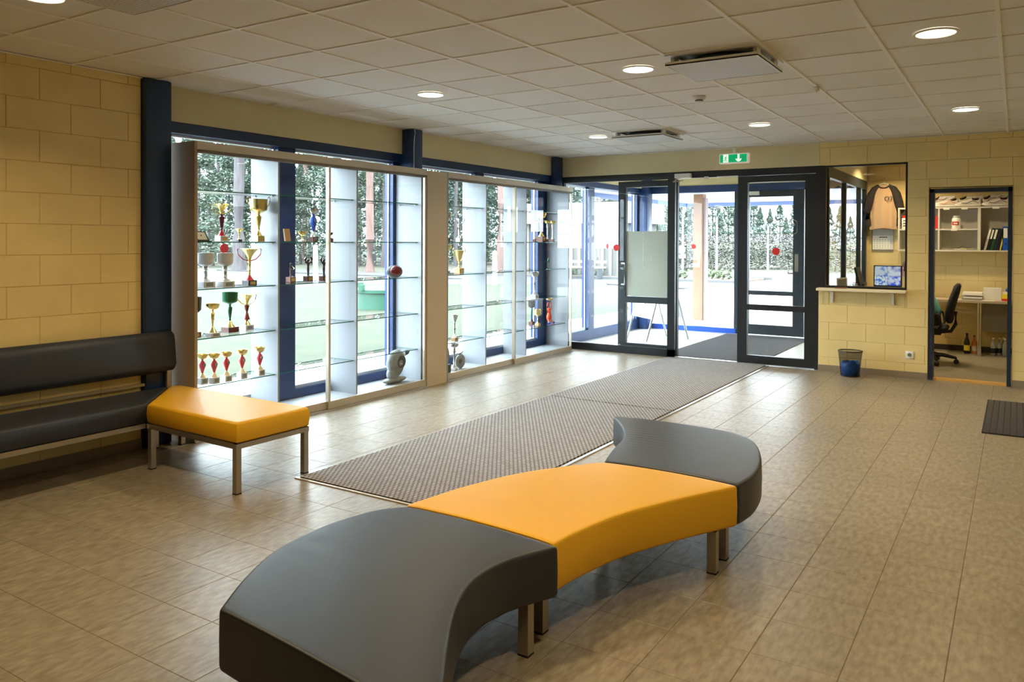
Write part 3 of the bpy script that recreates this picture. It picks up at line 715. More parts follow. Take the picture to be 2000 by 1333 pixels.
# ------------------------------------------------------------------ trophies
def bowl(r, h, kind='hemi', lip=0.0):
    """outer then inner profile, z from 0"""
    o = []
    n = 8
    for i in range(n + 1):
        t = i / n
        if kind == 'hemi': o.append((max(0.004, r * math.sin(t * math.pi / 2) ** 0.75), h * (1 - math.cos(t * math.pi / 2))))
        elif kind == 'flare': o.append((max(0.004, r * (0.16 + 0.84 * t ** 1.7)), h * t))
        elif kind == 'cone': o.append((max(0.004, r * (0.12 + 0.88 * t ** 0.8)), h * t))
        else: o.append((max(0.004, r * min(1, 0.25 + 1.6 * t ** 0.6) if t < 0.35 else r * (0.93 + 0.07 * t)), h * t))
    if lip: o.append((r + lip, h + lip * 0.3))
    inn = [(max(0.003, a - 0.0025), b + 0.002 if k == 0 else b) for k, (a, b) in enumerate(o)]
    return o + list(reversed(inn))
def trophy(x, y, z, H, W_, label, cup=M_GOLD, stem=M_GOLD, base=M_MARB, plate=M_PLATS, kind='hemi', handles=0, base_w=0.06, base_h=0.045,
           cup_f=0.30, collar=None, name='trophy_cup', group=None, style='vase', hand_mat=None, foot=None, bowl_w=None):
    t = thing(name, label, 'trophy', (x, y, z + 0.0005), group=group)
    hb = base_w / 2
    MB().rbox(-hb, hb, -hb, hb, 0, base_h, 0.003).build('base', base, t)
    if plate: bx('plate', plate, t, hb, hb + 0.0015, -hb * 0.62, hb * 0.62, base_h * 0.22, base_h * 0.82)
    hs = H * (1 - cup_f) - base_h; z0 = base_h
    fh = hs * 0.26
    MB().lathe([(hb * 0.85, z0), (hb * 0.8, z0 + 0.004), (hb * 0.42, z0 + fh * 0.6), (hb * 0.2, z0 + fh)], 18).build('foot', foot or (cup if stem is not M_GOLD else stem), t, 50)
    zs = z0 + fh; hh = hs - fh
    if style == 'vase': pr = [(0.006, 0), (0.010, 0.08), (0.006, 0.14), (0.009, 0.2), (0.016, 0.55), (0.020, 0.8), (0.012, 0.86), (0.007, 0.9), (0.012, 0.95), (0.006, 1.0)]
    elif style == 'plaque': pr = [(0.008, 0), (0.012, 0.15), (0.022, 0.45), (0.026, 0.62), (0.02, 0.8), (0.008, 0.95), (0.006, 1)]
    elif style == 'column': pr = [(0.018, 0), (0.014, 0.06), (0.013, 0.6), (0.015, 0.64), (0.024, 0.74), (0.016, 0.84), (0.02, 0.92), (0.014, 1.0)]
    elif style == 'double': pr = [(0.022, 0), (0.010, 0.42), (0.006, 0.46), (0.009, 0.5), (0.006, 0.54), (0.010, 0.58), (0.018, 0.94), (0.006, 0.97), (0.006, 1)]
    else: pr = [(0.007, 0), (0.006, 0.3), (0.012, 0.36), (0.006, 0.42), (0.007, 0.8), (0.012, 0.9), (0.005, 1)]
    if style == 'plaque': pr = [(a * 1.55, b) for a, b in pr]
    sf = W_ / 0.13 if style != 'column' else W_ / 0.12
    so_ = MB().lathe([(max(0.004, a * min(1.3, sf)), zs + b * hh) for a, b in pr], 16).build('stem', stem, t, 50)
    if style == 'plaque':
        MB().lathe([(0.012, 0), (0.012, 0.003)], 16, (0, 0, 0), True, Matrix.Rotation(R(90), 3, 'Y')).build('medallion', M_PLATS, so_, loc=(0.026 * 1.55 * min(1.3, sf) - 0.001, 0, zs + hh * 0.62))
    if collar: MB().lathe([(0.006, zs + hh * 0.40), (0.014, zs + hh * 0.46), (0.006, zs + hh * 0.52)], 14).build('collar', collar, t, 50)
    cr = (bowl_w or W_) / 2 * (0.78 if handles else 1.0); ch = H * cup_f
    MB().lathe([(a, b + zs + hh) for a, b in bowl(cr, ch, kind, 0.002)], 24, cap=False).build('cup', cup, t, 50)
    if handles:
        for s_ in (-1, 1):
            zc = zs + hh
            p = [(0, s_ * cr * 0.35, zc + ch * 0.1), (0, s_ * cr * 0.85, zc + ch * 0.35), (0, s_ * W_ / 2 * 0.98, zc + ch * 0.8), (0, s_ * W_ / 2, zc + ch * 1.08), (0, s_ * W_ / 2 * 0.9, zc + ch * 1.2), (0, s_ * W_ / 2 * 0.8, zc + ch * 1.08)] if handles == 1 else \
                [(0, s_ * 0.006, zc - 0.004), (0, s_ * cr * 0.7, zc + ch * 0.12), (0, s_ * W_ / 2 * 0.92, zc + ch * 0.5), (0, s_ * W_ / 2, zc + ch * 0.95), (0, s_ * W_ / 2 * 0.86, zc + ch * 1.02)]
            MB().tube([(a * 0.6 - b * 0.5 * 0 + b * 0.48, b * 0.88, c) for a, b, c in p], 0.0042, 6).build('handle', hand_mat or cup, t, 50)
    return t
S1, S2, S3, S4, S5 = SHELF_Z[4], SHELF_Z[3], SHELF_Z[2], SHELF_Z[1], SHELF_Z[0]
# upper trophy shelf, near cabinet
pq = thing('award_plaque', 'dark framed cream award plaque leaning at far left of the upper trophy shelf', 'plaque', (0.05, 3.885, S2))
q = MB().box(-0.004, 0.004, -0.055, 0.055, 0.0, 0.10); q.xf(Matrix.Rotation(R(-38), 4, 'Y') @ Matrix.Rotation(R(0), 4, 'Z')); q.build('frame', M_BLKPL, pq)
q = MB().box(0.0042, 0.0055, -0.042, 0.042, 0.016, 0.088); q.xf(Matrix.Rotation(R(-38), 4, 'Y')); q.build('sheet', mat('cream_sheet', (226, 208, 166), 0.5), pq)
q = MB().box(0.0056, 0.0062, -0.006, 0.006, 0.052, 0.064); q.xf(Matrix.Rotation(R(-38), 4, 'Y')); q.build('emblem', M_BRNM, pq)
bx('stand', M_BLKPL, pq, -0.07, 0.02, -0.05, 0.05, 0.0, 0.006)
trophy(0.03, 4.066, S2, 0.30, 0.155, 'gold cup with thin handles and plum stem on a white base', stem=M_PURM, handles=2, kind='flare', base_w=0.075, plate=M_PLATE, foot=M_REDM, cup_f=0.26)
trophy(0.05, 4.217, S2, 0.104, 0.075, 'small plain gold cup on a black base between two tall handled cups', base=M_BLKPL, plate=None, base_w=0.036, base_h=0.018, cup_f=0.38, kind='flare', style='thin')
trophy(0.03, 4.428, S2, 0.355, 0.188, 'tallest gold cup with curled handles on the upper trophy shelf', base=M_GOLD, plate=M_PLATE, handles=1, kind='cup', base_w=0.072, base_h=0.05, cup_f=0.33, collar=M_BRNM, style='vase')
wp = MB().box(-0.008, 0.008, -0.03, 0.03, 0, 0.108); wp.xf(Matrix.Rotation(R(-10), 4, 'Y')); wp = wp.build('wooden_plaque', M_WOODL, loc=(0.03, 4.74, S2 + 0.006)); tag(wp, 'small light wooden plaque standing on edge in front of the blue mullion', 'plaque')
trophy(0.05, 4.886, S2, 0.091, 0.081, 'squat gold bowl trophy beside the blue stemmed cup', base_w=0.05, base_h=0.014, cup_f=0.42, base=M_MARB, plate=None, style='thin', kind='hemi')
trophy(0.0, 5.065, S2, 0.302, 0.105, 'silver cup with bright blue stem on a brown base', cup=M_SILV, stem=M_BLUM, base=M_WOODB, plate=M_PLATS, base_w=0.06, kind='hemi', cup_f=0.2, style='plaque')
trophy(0.05, 5.225, S2, 0.085, 0.05, 'small brown trophy half hidden behind the door stile of the near cabinet', cup=M_BRONZE, stem=M_BRONZE, base=M_WOODB, plate=None, base_w=0.04, base_h=0.03, style='thin')
# middle shelf, near cabinet
trophy(0.0, 3.94, S3, 0.274, 0.13, 'white goblet nearest the left side of the near cabinet', cup=M_MARB, stem=M_SILV, base=M_MARB, kind='cup', base_w=0.105, base_h=0.05, cup_f=0.40, style='column', group='white goblets')
trophy(0.07, 4.068, S3, 0.273, 0.126, 'white goblet in front of the red round sticker', cup=M_MARB, stem=M_SILV, base=M_MARB, kind='cup', base_w=0.105, base_h=0.05, cup_f=0.40, style='column', group='white goblets')
trophy(0.05, 4.319, S3, 0.305, 0.19, 'gold cup with curved red handles on a black base', base=M_BLKPL, plate=M_PLATE, handles=2, kind='flare', hand_mat=M_REDM, base_w=0.085, foot=M_REDM, cup_f=0.32, style='thin')
def figure_trophy(x, y, z, H, label, wings, base_m=M_BRONZE):
    t = thing('figure_trophy', label, 'trophy', (x, y, z), group='bronze figure trophies')
    MB().rbox(-0.032, 0.032, -0.032, 0.032, 0, 0.048, 0.003).build('base', M_WOODB, t)
    bx('plate', M_PLATE, t, 0.032, 0.0335, -0.022, 0.022, 0.01, 0.038)
    h = H - 0.048
    MB().lathe([(0.022, 0.048), (0.012, 0.055), (0.009, 0.048 + h * 0.15), (0.013, 0.048 + h * 0.35), (0.010, 0.048 + h * 0.5), (0.015, 0.048 + h * 0.66), (0.012, 0.048 + h * 0.72), (0.005, 0.048 + h * 0.75)], 12).build('body', M_BRONZE, t, 60)
    MB().ball((0, 0, 0.048 + h * 0.82), 0.012, 0.012, 0.015).build('head', M_BRONZE, t, 60)
    for s_ in (-1, 1):
        zz = 0.048 + h * 0.68
        if wings:
            MB().tube([(0, s_ * 0.01, zz), (0.004, s_ * 0.032, zz + h * 0.04), (0.006, s_ * 0.042, zz + h * 0.2), (0.004, s_ * 0.026, zz + h * 0.34)], [0.006, 0.014, 0.014, 0.004], 8).build('wing', M_BRONZE, t, 60)
        else:
            MB().tube([(0, s_ * 0.012, zz), (0.012, s_ * 0.026, zz - h * 0.14), (0.022, s_ * 0.012, zz - h * 0.2)], 0.005, 6).build('arm', M_SILV, t, 60)
figure_trophy(-0.11, 4.90, S3, 0.185, 'small pewter figure trophy standing before the blue mullion', False)
figure_trophy(-0.12, 5.114, S3, 0.222, 'winged bronze figure trophy between mullion and white bollard', True)
figure_trophy(-0.02, 5.212, S3, 0.222, 'winged bronze figure trophy cut by the meeting stile', True)
# lower shelf, near cabinet
trophy(0.03, 3.81, S4, 0.315, 0.12, 'black cup mostly hidden behind the left stile of the near cabinet', cup=M_BLKPL, stem=M_BLKPL, base=M_WOODB, plate=M_PLATE, kind='cup', cup_f=0.42, base_w=0.08)
trophy(0.10, 3.93, S4, 0.26, 0.105, 'gold cup with red ring on its stem beside the green cup', collar=M_REDM, base=M_MARB, base_w=0.085, base_h=0.035, cup_f=0.2)
trophy(-0.055, 4.21, S4, 0.328, 0.126, 'green and gold cup on a stepped brown base', cup=M_GRNM, stem=M_GRNM, base=M_WOODB, plate=None, kind='cup', base_w=0.10, base_h=0.045, cup_f=0.30, foot=M_GOLD)
trophy(-0.065, 4.385, S4, 0.30, 0.155, 'gold handled cup with red waisted stem on white base', stem=M_BRNM, handles=2, base=M_MARB, base_w=0.082, kind='flare', style='double', cup_f=0.28)
# five identical red ones on the bottom shelf
f0 = trophy(0, 0, 0, 0.235, 0.086, '', stem=mat('red_enamel', (222, 70, 78), 0.4), base=M_MARB, base_w=0.062, base_h=0.052, cup_f=0.19, style='plaque', foot=mat('pale_gold', (222, 206, 160), 0.3, metal=0.6))
for k, (x, y, lb) in enumerate(((0.035, 3.885, 'red stemmed gold cup on the lowest shelf, first from the left'), (0.085, 3.955, 'red stemmed gold cup on the lowest shelf, second from the left'), (0.09, 4.065, 'red stemmed gold cup on the lowest shelf, third from the left'),
        (0.09, 4.215, 'red stemmed gold cup on the lowest shelf, fourth from the left'), (0.085, 4.395, 'red stemmed gold cup on the lowest shelf, fifth, against the white divider'))):
    o = f0 if k == 0 else copy_tree(f0)
    o.location = (x, y, S5 + 0.0005); o['label'] = lb; o['group'] = 'red stemmed cups on the lowest shelf'
# stone egg
eg = thing('stone_egg', 'grey stone egg with dark red polished face on a glass shelf', 'ornament', (0.06, 6.10, S3))
q = MB().ball((0, 0, 0.062), 0.07, 0.098, 0.064, 24, 14).build('shell', M_STONED, eg, 80)
q = MB().ball((0.030, -0.010, 0.070), 0.050, 0.080, 0.052, 24, 14).build('red_face', mat('oxblood_polish', (112, 22, 28), 0.25), eg, 80)
# stone sculptures
def lump(c, rx, ry, rz, seed, amp=0.12, n=24, m=16):
    mb = MB().ball(c, rx, ry, rz, n, m); cv = Vector(c)
    for i, v in enumerate(mb.v):
        d = Vector(v) - cv; k = 1 + amp * mnoise.noise(Vector((v[0] * 9 + seed, v[1] * 9, v[2] * 9))); mb.v[i] = tuple(cv + d * k)
    return mb
sp = thing('stone_sculpture', 'grey stone head with a hollow face on the cabinet floor', 'sculpture', (0.06, 6.12, 0.0755)); sp.scale = (1.0, 1.4, 1.05)
lump((0, -0.01, 0.03), 0.06, 0.12, 0.032, 1).build('foot', M_STONE, sp, 80)
lump((0, 0, 0.19), 0.07, 0.088, 0.125, 2).build('head', M_STONE, sp, 80)
lump((0, -0.03, 0.09), 0.05, 0.055, 0.08, 7).build('neck', M_STONE, sp, 80)
MB().lathe([(0.004, 0), (0.042, 0.001), (0.046, 0.006)], 20, (0, 0, 0), True, Matrix.Rotation(R(90), 3, 'Y') @ Matrix.Scale(1.3, 3, Vector((1, 0, 0)))).build('hollow', M_STONED, sp, 60, loc=(0.058, 0.015, 0.205))
MB().rod((0.066, 0.0, 0.19), (0.07, 0.02, 0.185), 0.003).build('metal_pin', M_WHITE, sp)
q = MB().prism([(0, 0), (0.04, 0.01), (0.075, 0.05), (0.02, 0.055)], -0.012, 0.012); q.xf(Matrix.Rotation(R(90), 4, 'Z') @ Matrix.Rotation(R(65), 4, 'X')); q.build('slate_wing', M_STONED, sp, loc=(0.03, 0.075, 0.25))
rk = thing('stone_figure', 'brown stone figure on a dark block at the far cabinet floor edge', 'sculpture', (0.08, 6.90, 0.0755))
bx('block', M_STONED, rk, -0.05, 0.05, -0.06, 0.06, 0, 0.085)
lump((0, 0, 0.19), 0.052, 0.062, 0.115, 3).build('torso', M_STONEB, rk, 80); lump((0, 0.012, 0.30), 0.026, 0.03, 0.03, 4).build('head', M_WOODB, rk, 80)
rd = thing('stone_disc', 'round pale stone disc with a dark eye and small knife', 'sculpture', (0.07, 7.21, 0.0755))
lump((0, 0, 0.082), 0.03, 0.088, 0.082, 5, 0.08).build('disc', M_STONE, rd, 80); lump((0.018, -0.02, 0.085), 0.02, 0.036, 0.036, 6, 0.05).build('eye', M_STONED, rd, 80)
MB().rod((0.0, -0.03, 0.155), (0.0, 0.05, 0.185), 0.007, 0.004).build('knife', M_BLKPL, rd)
# far cabinet cups
trophy(0.05, 7.215, S2, 0.265, 0.13, 'silver cup with open handles on the upper shelf of the far cabinet', cup=M_SILV, stem=M_SILV, base=M_MARB, handles=2, kind='flare', cup_f=0.22, base_w=0.06, style='column')
trophy(0.0, 7.055, S2, 0.33, 0.10, 'tall silver cup half hidden by the beige filler panel, upper shelf', cup=M_SILV, stem=M_SILV, base=M_WOODB, plate=None, base_w=0.05)
trophy(-0.05, 7.345, S3, 0.265, 0.155, 'ribbed gold cup with small handles on a wooden base, far cabinet', base=M_WOODL, plate=M_PLATE, handles=1, kind='cone', cup_f=0.52, base_w=0.085, base_h=0.06, style='thin')
trophy(0.05, 6.975, S3, 0.33, 0.12, 'gold cup with red stem half hidden by the beige filler panel', stem=M_REDM, base=M_MARB, style='double', cup_f=0.2)
trophy(0.09, 7.08, S5, 0.30, 0.08, 'silver cup with brown banded stem alone on the lowest far shelf', cup=M_SILV, stem=M_BRONZE, base=M_WOODL, base_w=0.06, kind='cone', style='thin', collar=M_WOODB)
trophy(0.10, 7.06, 0.0755, 0.30, 0.10, 'slim silver cup standing on the far cabinet floor between two stones', cup=M_SILV, stem=M_SILV, base=M_MARB, plate=None, base_w=0.06, base_h=0.03, style='column', cup_f=0.16)
trophy(0.02, 9.09, S2, 0.39, 0.13, 'tall gold cup with red stem among three slim cups', stem=M_REDM, base=M_WOODB, plate=M_PLATE, base_w=0.10, base_h=0.075, foot=M_GOLD, cup_f=0.2)
for x, y, lb in ((0.06, 8.855, 'slim white stemmed gold cup left of the tall red stemmed one'), (0.09, 9.135, 'slim white stemmed gold cup partly behind the tall red stemmed one'), (0.06, 9.325, 'slim white stemmed gold cup right of the tall red stemmed one')):
    trophy(x, y, S2, 0.285, 0.096, lb, stem=M_MARB, base=M_WOODB, base_w=0.05, base_h=0.04, style='column', cup_f=0.14, foot=M_MARB, group='slim white stemmed cups')
ga = thing('glass_award', 'tiny clear glass award with a green drop', 'award', (0.10, 9.14, S3))
MB().lathe([(0.028, 0), (0.026, 0.008), (0.006, 0.012), (0.005, 0.09)], 14).build('stand', glass_mat('award_glass', (0.93, 0.99, 0.97), 1.6), ga, 50)
MB().lathe([(0.002, 0.088), (0.014, 0.105), (0.012, 0.125), (0.002, 0.155)], 12).build('drop', M_GRNM, ga, 60)
trophy(0.10, 8.79, S4, 0.355, 0.11, 'silver cup with dark blue stem section on the fourth far shelf', cup=M_SILV, stem=M_SILV, base=M_MARB, base_w=0.075, base_h=0.06, cup_f=0.2, collar=mat('navy_enamel', (30, 44, 78), 0.3))
trophy(0.01, 9.02, S5, 0.218, 0.095, 'gold goblet beside the orange figurine', base=M_WOODL, plate=None, kind='cup', cup_f=0.42, base_w=0.06, base_h=0.03, style='thin')
trophy(-0.11, 9.06, S5, 0.33, 0.10, 'black cup with dark green stem behind the gold goblet', cup=M_BLKPL, stem=M_GRNM, base=M_WOODB, plate=None, kind='cup', cup_f=0.32, base_w=0.06)
fg_ = thing('frog_figurine', 'orange figurine lifting a gold bowl over its head', 'figurine', (-0.02, 9.375, S5))
ORG = mat('orange_glaze', (234, 84, 46), 0.3); BLG = mat('blue_glaze', (60, 82, 190), 0.3)
lump((0, 0, 0.085), 0.035, 0.045, 0.05, 9, 0.05).build('body', ORG, fg_, 80)
MB().lathe([(0.03, 0.11), (0.018, 0.16), (0.014, 0.18)], 14).build('chest', ORG, fg_, 60)
MB().ball((0.005, -0.008, 0.195), 0.02, 0.024, 0.02).build('head', ORG, fg_, 60)
for s_ in (-1, 1):
    MB().tube([(0, s_ * 0.015, 0.15), (0, s_ * 0.055, 0.19), (0, s_ * 0.058, 0.24), (0, s_ * 0.036, 0.285)], 0.008, 8).build('arm', ORG, fg_, 60)
    MB().tube([(0, s_ * 0.040, 0.28), (0, s_ * 0.03, 0.305), (0, s_ * 0.045, 0.33)], 0.008, 8).build('hand', BLG, fg_, 60)
    MB().tube([(0.0, s_ * 0.03, 0.06), (0.02, s_ * 0.04, 0.02), (0.03, s_ * 0.055, 0.014)], 0.011, 8).build('leg', ORG, fg_, 60)
    MB().ball((0.035, s_ * 0.062, 0.012), 0.022, 0.02, 0.012).build('foot', BLG, fg_, 60)
MB().lathe([(a, b + 0.305) for a, b in bowl(0.05, 0.04)], 20, cap=False).build('bowl', M_GOLD, fg_, 50)

# ================================================================== SEATING
def catmull(P, n=8):
    out = []
    for i in range(len(P) - 1):
        p0, p1, p2, p3 = P[max(i - 1, 0)], P[i], P[i + 1], P[min(i + 2, len(P) - 1)]
        for k in range(n):
            t = k / n
            out.append(tuple(0.5 * ((2 * p1[d]) + (-p0[d] + p2[d]) * t + (2 * p0[d] - 5 * p1[d] + 4 * p2[d] - p3[d]) * t * t + (-p0[d] + 3 * p1[d] - 3 * p2[d] + p3[d]) * t ** 3) for d in (0, 1)))
    out.append(tuple(P[-1])); return out
def cushion(poly, z0, z1, r=0.018, crown=0.010, puff=0.006):
    """upholstered slab over a plan outline with rounded edges, slightly crowned top and bulging sides"""
    n = len(poly); cx = sum(p[0] for p in poly) / n; cy = sum(p[1] for p in poly) / n
    area = sum(poly[i][0] * poly[(i + 1) % n][1] - poly[(i + 1) % n][0] * poly[i][1] for i in range(n))
    if area < 0: poly = poly[::-1]
    def inset(d):
        res = []
        for i in range(n):
            a, b, c = Vector(poly[i - 1]), Vector(poly[i]), Vector(poly[(i + 1) % n])
            e1, e2 = (b - a).normalized(), (c - b).normalized()
            n1, n2 = Vector((-e1.y, e1.x)), Vector((-e2.y, e2.x)); m_ = (n1 + n2)
            m_ = m_.normalized() if m_.length > 1e-6 else n1
            k = 1 / max(0.55, m_.dot(n1)); res.append(b + m_ * d * k)
        return res
    rings = []
    for d, z in ((r * 0.9, z0), (r * 0.3, z0 + r * 0.25), (-puff * 0.2, z0 + r), (-puff, (z0 + z1) / 2), (-puff * 0.3, z1 - r * 1.2), (r * 0.25, z1 - r * 0.42), (r * 0.8, z1 - r * 0.08), (r * 1.7, z1 + 0.001)):
        rings.append([(p.x, p.y, z) for p in inset(d)])
    mb = MB(); mb.loft(rings, cap=False)
    last = rings[-1]; b0 = len(mb.v) - n
    rprev = b0
    for f_ in (0.75, 0.45, 0.15):
        s_ = len(mb.v); mb.v += [(cx + (p[0] - cx) * f_, cy + (p[1] - cy) * f_, z1 + crown * (1 - f_ ** 2)) for p in last]
        for i in range(n): mb.f.append((rprev + i, rprev + (i + 1) % n, s_ + (i + 1) % n, s_ + i)); mb.mi.append(0)
        rprev = s_
    mb.f.append(tuple(rprev + i for i in range(n))); mb.mi.append(0)
    mb.f.append(tuple(reversed(range(n)))); mb.mi.append(0)
    return mb
def resample(P, n):
    C_ = catmull(P, 12); d = [0]
    for p, q in zip(C_, C_[1:]): d.append(d[-1] + math.hypot(q[0] - p[0], q[1] - p[1]))
    out = []; k = 0
    for i in range(n):
        t = d[-1] * i / (n - 1)
        while k < len(d) - 2 and d[k + 1] < t: k += 1
        f = (t - d[k]) / max(1e-9, d[k + 1] - d[k]); out.append(Vector((C_[k][0] + (C_[k + 1][0] - C_[k][0]) * f, C_[k][1] + (C_[k + 1][1] - C_[k][1]) * f)))
    return out
def strip_cushion(left, right, z0, z1, n=70, r=0.012, crown=0.010, puff=0.003, crease=None):
    """upholstered slab swept along a left and a right plan curve; rounded long edges and ends"""
    A, B = resample(left, n), resample(right, n)
    st = []
    for i in range(n):
        ta = (A[min(i + 1, n - 1)] - A[max(i - 1, 0)]).normalized(); tb = (B[min(i + 1, n - 1)] - B[max(i - 1, 0)]).normalized()
        st.append((A[i], B[i], ta, tb, i / (n - 1)))
    seq = []
    for (sh, k) in ((0.0, 0.75), (0.0, 0.35), (0.35, 0.1)): seq.append((0, sh * r, k * r))
    for i in range(1, n - 1): seq.append((i, 0, 0))
    for (sh, k) in ((-0.35, 0.1), (0.0, 0.35), (0.0, 0.75)): seq.append((n - 1, sh * r, k * r))
    rings = []
    for i, sh, k in seq:
        a, b, ta, tb, t = st[i]; a = a + ta * sh; b = b + tb * sh; w = (b - a).length; d = (b - a) / w
        half = [(0.9 * r + k, z0 + k), (0.25 * r + k, z0 + 0.25 * r + k), (-puff + k, z0 + 1.2 * r + k * 0.5), (-puff * 1.5 + k, (z0 + z1) / 2), (-puff * 0.5 + k, z1 - 1.3 * r), (0.12 * r + k, z1 - 0.5 * r - k * 0.6), (0.5 * r + k, z1 - 0.12 * r - k), (1.3 * r + k, z1 - k)]
        ring = [(a + d * o, z) for o, z in half]
        for f in (0.08, 0.14, 0.2, 0.28, 0.36, 0.45, 0.55, 0.64, 0.72, 0.8, 0.86, 0.92):
            z = z1 + crown * (1 - (2 * f - 1) ** 2) - k
            if crease: z += crease(f, t)
            ring.append((a + d * max(1.4 * r + k, min(w - 1.4 * r - k, w * f)), z))
        ring += [(b - d * o, z) for o, z in reversed(half)]
        rings.append([(p.x, p.y, z) for p, z in ring])
    return MB().loft(rings)
def leg(t, x, y, h, w=0.042, m=M_STEEL):
    l = MB().box(-w / 2, w / 2, -w / 2, w / 2, 0.006, h).build('leg', m, t, loc=(x, y, 0)); MB().box(-w / 2 - 0.001, w / 2 + 0.001, -w / 2 - 0.001, w / 2 + 0.001, 0, 0.007).build('leg_pad', M_RUBBER, l)
ZI0, ZI1 = 0.205, 0.395
def island(name, label, L_, R_, m, legs, crease=None):
    P = L_ + R_; cx = sum(p[0] for p in P) / len(P); cy = sum(p[1] for p in P) / len(P)
    t = thing(name, label, 'seat', (cx, cy, 0), group='curved island seat modules')
    rl_ = lambda Q: [(a - cx, b - cy) for a, b in Q]
    strip_cushion(rl_(L_), rl_(R_), ZI0, ZI1, crease=crease).build('cushion', m, t, 50)
    A_, B_ = resample(rl_(L_), 16), resample(rl_(R_), 16); bb = MB()
    bb.loft([[(*lerp(A_[i], B_[i], f), z) for f, z in ((0.06, ZI0 - 0.016), (0.94, ZI0 - 0.016), (0.94, ZI0 + 0.004), (0.06, ZI0 + 0.004))] for i in range(1, 15)]).build('base_board', M_BLKPL, t)
    for x, y in legs: leg(t, x - cx, y - cy, ZI0 - 0.01)
    return t
nl = [(3.345, 1.545), (3.225, 1.73), (3.125, 1.94), (3.09, 2.15), (3.095, 2.31), (3.135, 2.47), (3.215, 2.577)]
nr = [(4.27, 1.43), (4.165, 1.60), (4.045, 1.78), (3.935, 1.97), (3.875, 2.15), (3.885, 2.33), (3.972, 2.538)]
def cr1(f, t):
    return 0.0022 * math.sin(t * 55 + f * 6) * max(0, 1 - abs(t - 0.62) / 0.3) * max(0, 1 - abs(f - 0.12) / 0.2)
def cr2(f, t):
    return 0.0045 * (abs(math.sin(t * 62 + f * 5)) - 0.5) * max(0, 1 - abs(t - 0.55) / 0.42) * max(0, 1 - abs(f - 0.14) / 0.34)
island('curved_seat', 'charcoal curved seat module nearest the camera', nl, nr, M_CHAR, ((3.88, 2.465), (3.30, 2.45), (3.42, 1.62), (4.10, 1.53)), cr1)
yl_ = [(3.20, 2.592), (3.225, 2.76), (3.255, 2.93), (3.34, 3.21), (3.46, 3.43), (3.605, 3.635)]
yr_ = [(3.945, 2.558), (3.96, 2.72), (4.015, 2.98), (4.11, 3.22), (4.21, 3.43), (4.312, 3.622)]
island('curved_seat', 'yellow curved seat module in the middle of the island', yl_, yr_, M_YEL, ((3.84, 2.64), (3.30, 2.67), (4.225, 3.54), (3.66, 3.55)))
fl_ = [(3.615, 3.652), (3.575, 3.79), (3.535, 3.95), (3.485, 4.17), (3.375, 4.40), (3.20, 4.64)]
fr2 = [(4.312, 3.637), (4.33, 3.80), (4.315, 3.98), (4.27, 4.18), (4.19, 4.40), (4.10, 4.54), (3.98, 4.63)]
island('curved_seat', 'charcoal curved seat module farthest from the camera with creased cover', fl_, fr2, M_CHAR, ((4.215, 3.72), (3.68, 3.74), (3.92, 4.50), (3.40, 4.52)), cr2)

# wall bench
ZB0, ZB1 = 0.305, 0.432
be = thing('wall_bench', 'long charcoal upholstered bench with backrest along the block wall', 'bench', (0.3, 2.0, 0))
def rel(P, c): return [(a - c[0], b - c[1]) for a, b in P]
BC = (0.3, 2.0)
cushion(rel([(0.06, -0.2), (0.525, -0.2), (0.525, 3.095), (0.06, 3.57)], BC), ZB0, ZB1, 0.013).build('seat_cushion', M_CHAR, be, 50)
bk = MB(); rings = []
for y in (-0.2, -0.19, -0.17, 3.59, 3.61, 3.625):
    e = {-0.2: 0.03, -0.19: 0.012, 3.61: 0.012, 3.625: 0.03}.get(y, 0)
    pr = [(0.035 + e, 0.55 + e), (0.05, 0.54 + e), (0.105 - e, 0.56 + e), (0.118 - e, 0.60), (0.100 - e, 0.78), (0.085 - e, 0.835 - e), (0.06, 0.845 - e), (0.035 + e, 0.83 - e)]
    rings.append([(a - 0.3, y - 2.0, z) for a, z in pr])
bk.loft(rings).build('backrest', M_CHAR, be, 40)
fm = MB().box(0.485, 0.525, -0.2, 3.10, 0.272, 0.303).box(0.07, 0.11, -0.2, 3.5, 0.272, 0.303)
fm.xf(Matrix.Translation((-0.3, -2.0, 0))); fm.build('seat_frame', M_STEEL, be)
bx('back_rail', M_STEEL, be, 0.015 - 0.3, 0.035 - 0.3, -2.2, 1.6, 0.455, 0.475)
for y in (3.57, 1.6, -0.1): bx('back_post', M_STEEL, be, 0.06 - 0.3, 0.085 - 0.3, y - 0.02 - 2.0, y + 0.012 - 2.0, 0.28, 0.60)
for x, y in ((0.50, 1.5), (0.50, -0.15), (0.09, 3.45), (0.09, 1.5), (0.09, -0.15)): leg(be, x - 0.3, y - 2.0, 0.28, 0.036)
yb = thing('corner_seat', 'yellow wedge shaped seat module on steel legs at the bench end', 'seat', (0.9, 3.35, 0))
YC = (0.9, 3.35)
cushion(rel([(0.537, 3.105), (1.478, 3.075), (1.488, 3.628), (0.10, 3.655), (0.055, 3.60)], YC), ZB0, ZB1, 0.013).build('cushion', M_YEL, yb, 50)
fm = MB()
for a, b in (((0.55, 3.12), (1.46, 3.09)), ((1.46, 3.09), (1.47, 3.615)), ((1.47, 3.615), (0.12, 3.63)), ((0.12, 3.63), (0.55, 3.12))):
    a, b = Vector((*a, 0)), Vector((*b, 0)); d = (b - a).normalized(); nn = Vector((-d.y, d.x, 0)) * 0.018
    fm.loft([[(p.x - YC[0], p.y - YC[1], z) for p in (a - nn - d * .018, b - nn + d * .018, b + nn + d * .018, a + nn - d * .018)] for z in (0.272, 0.303)])
fm.build('frame', M_STEEL, yb)
for x, y in ((0.555, 3.125), (1.46, 3.09), (1.468, 3.612), (0.16, 3.62)): leg(yb, x - YC[0], y - YC[1], 0.28, 0.036)

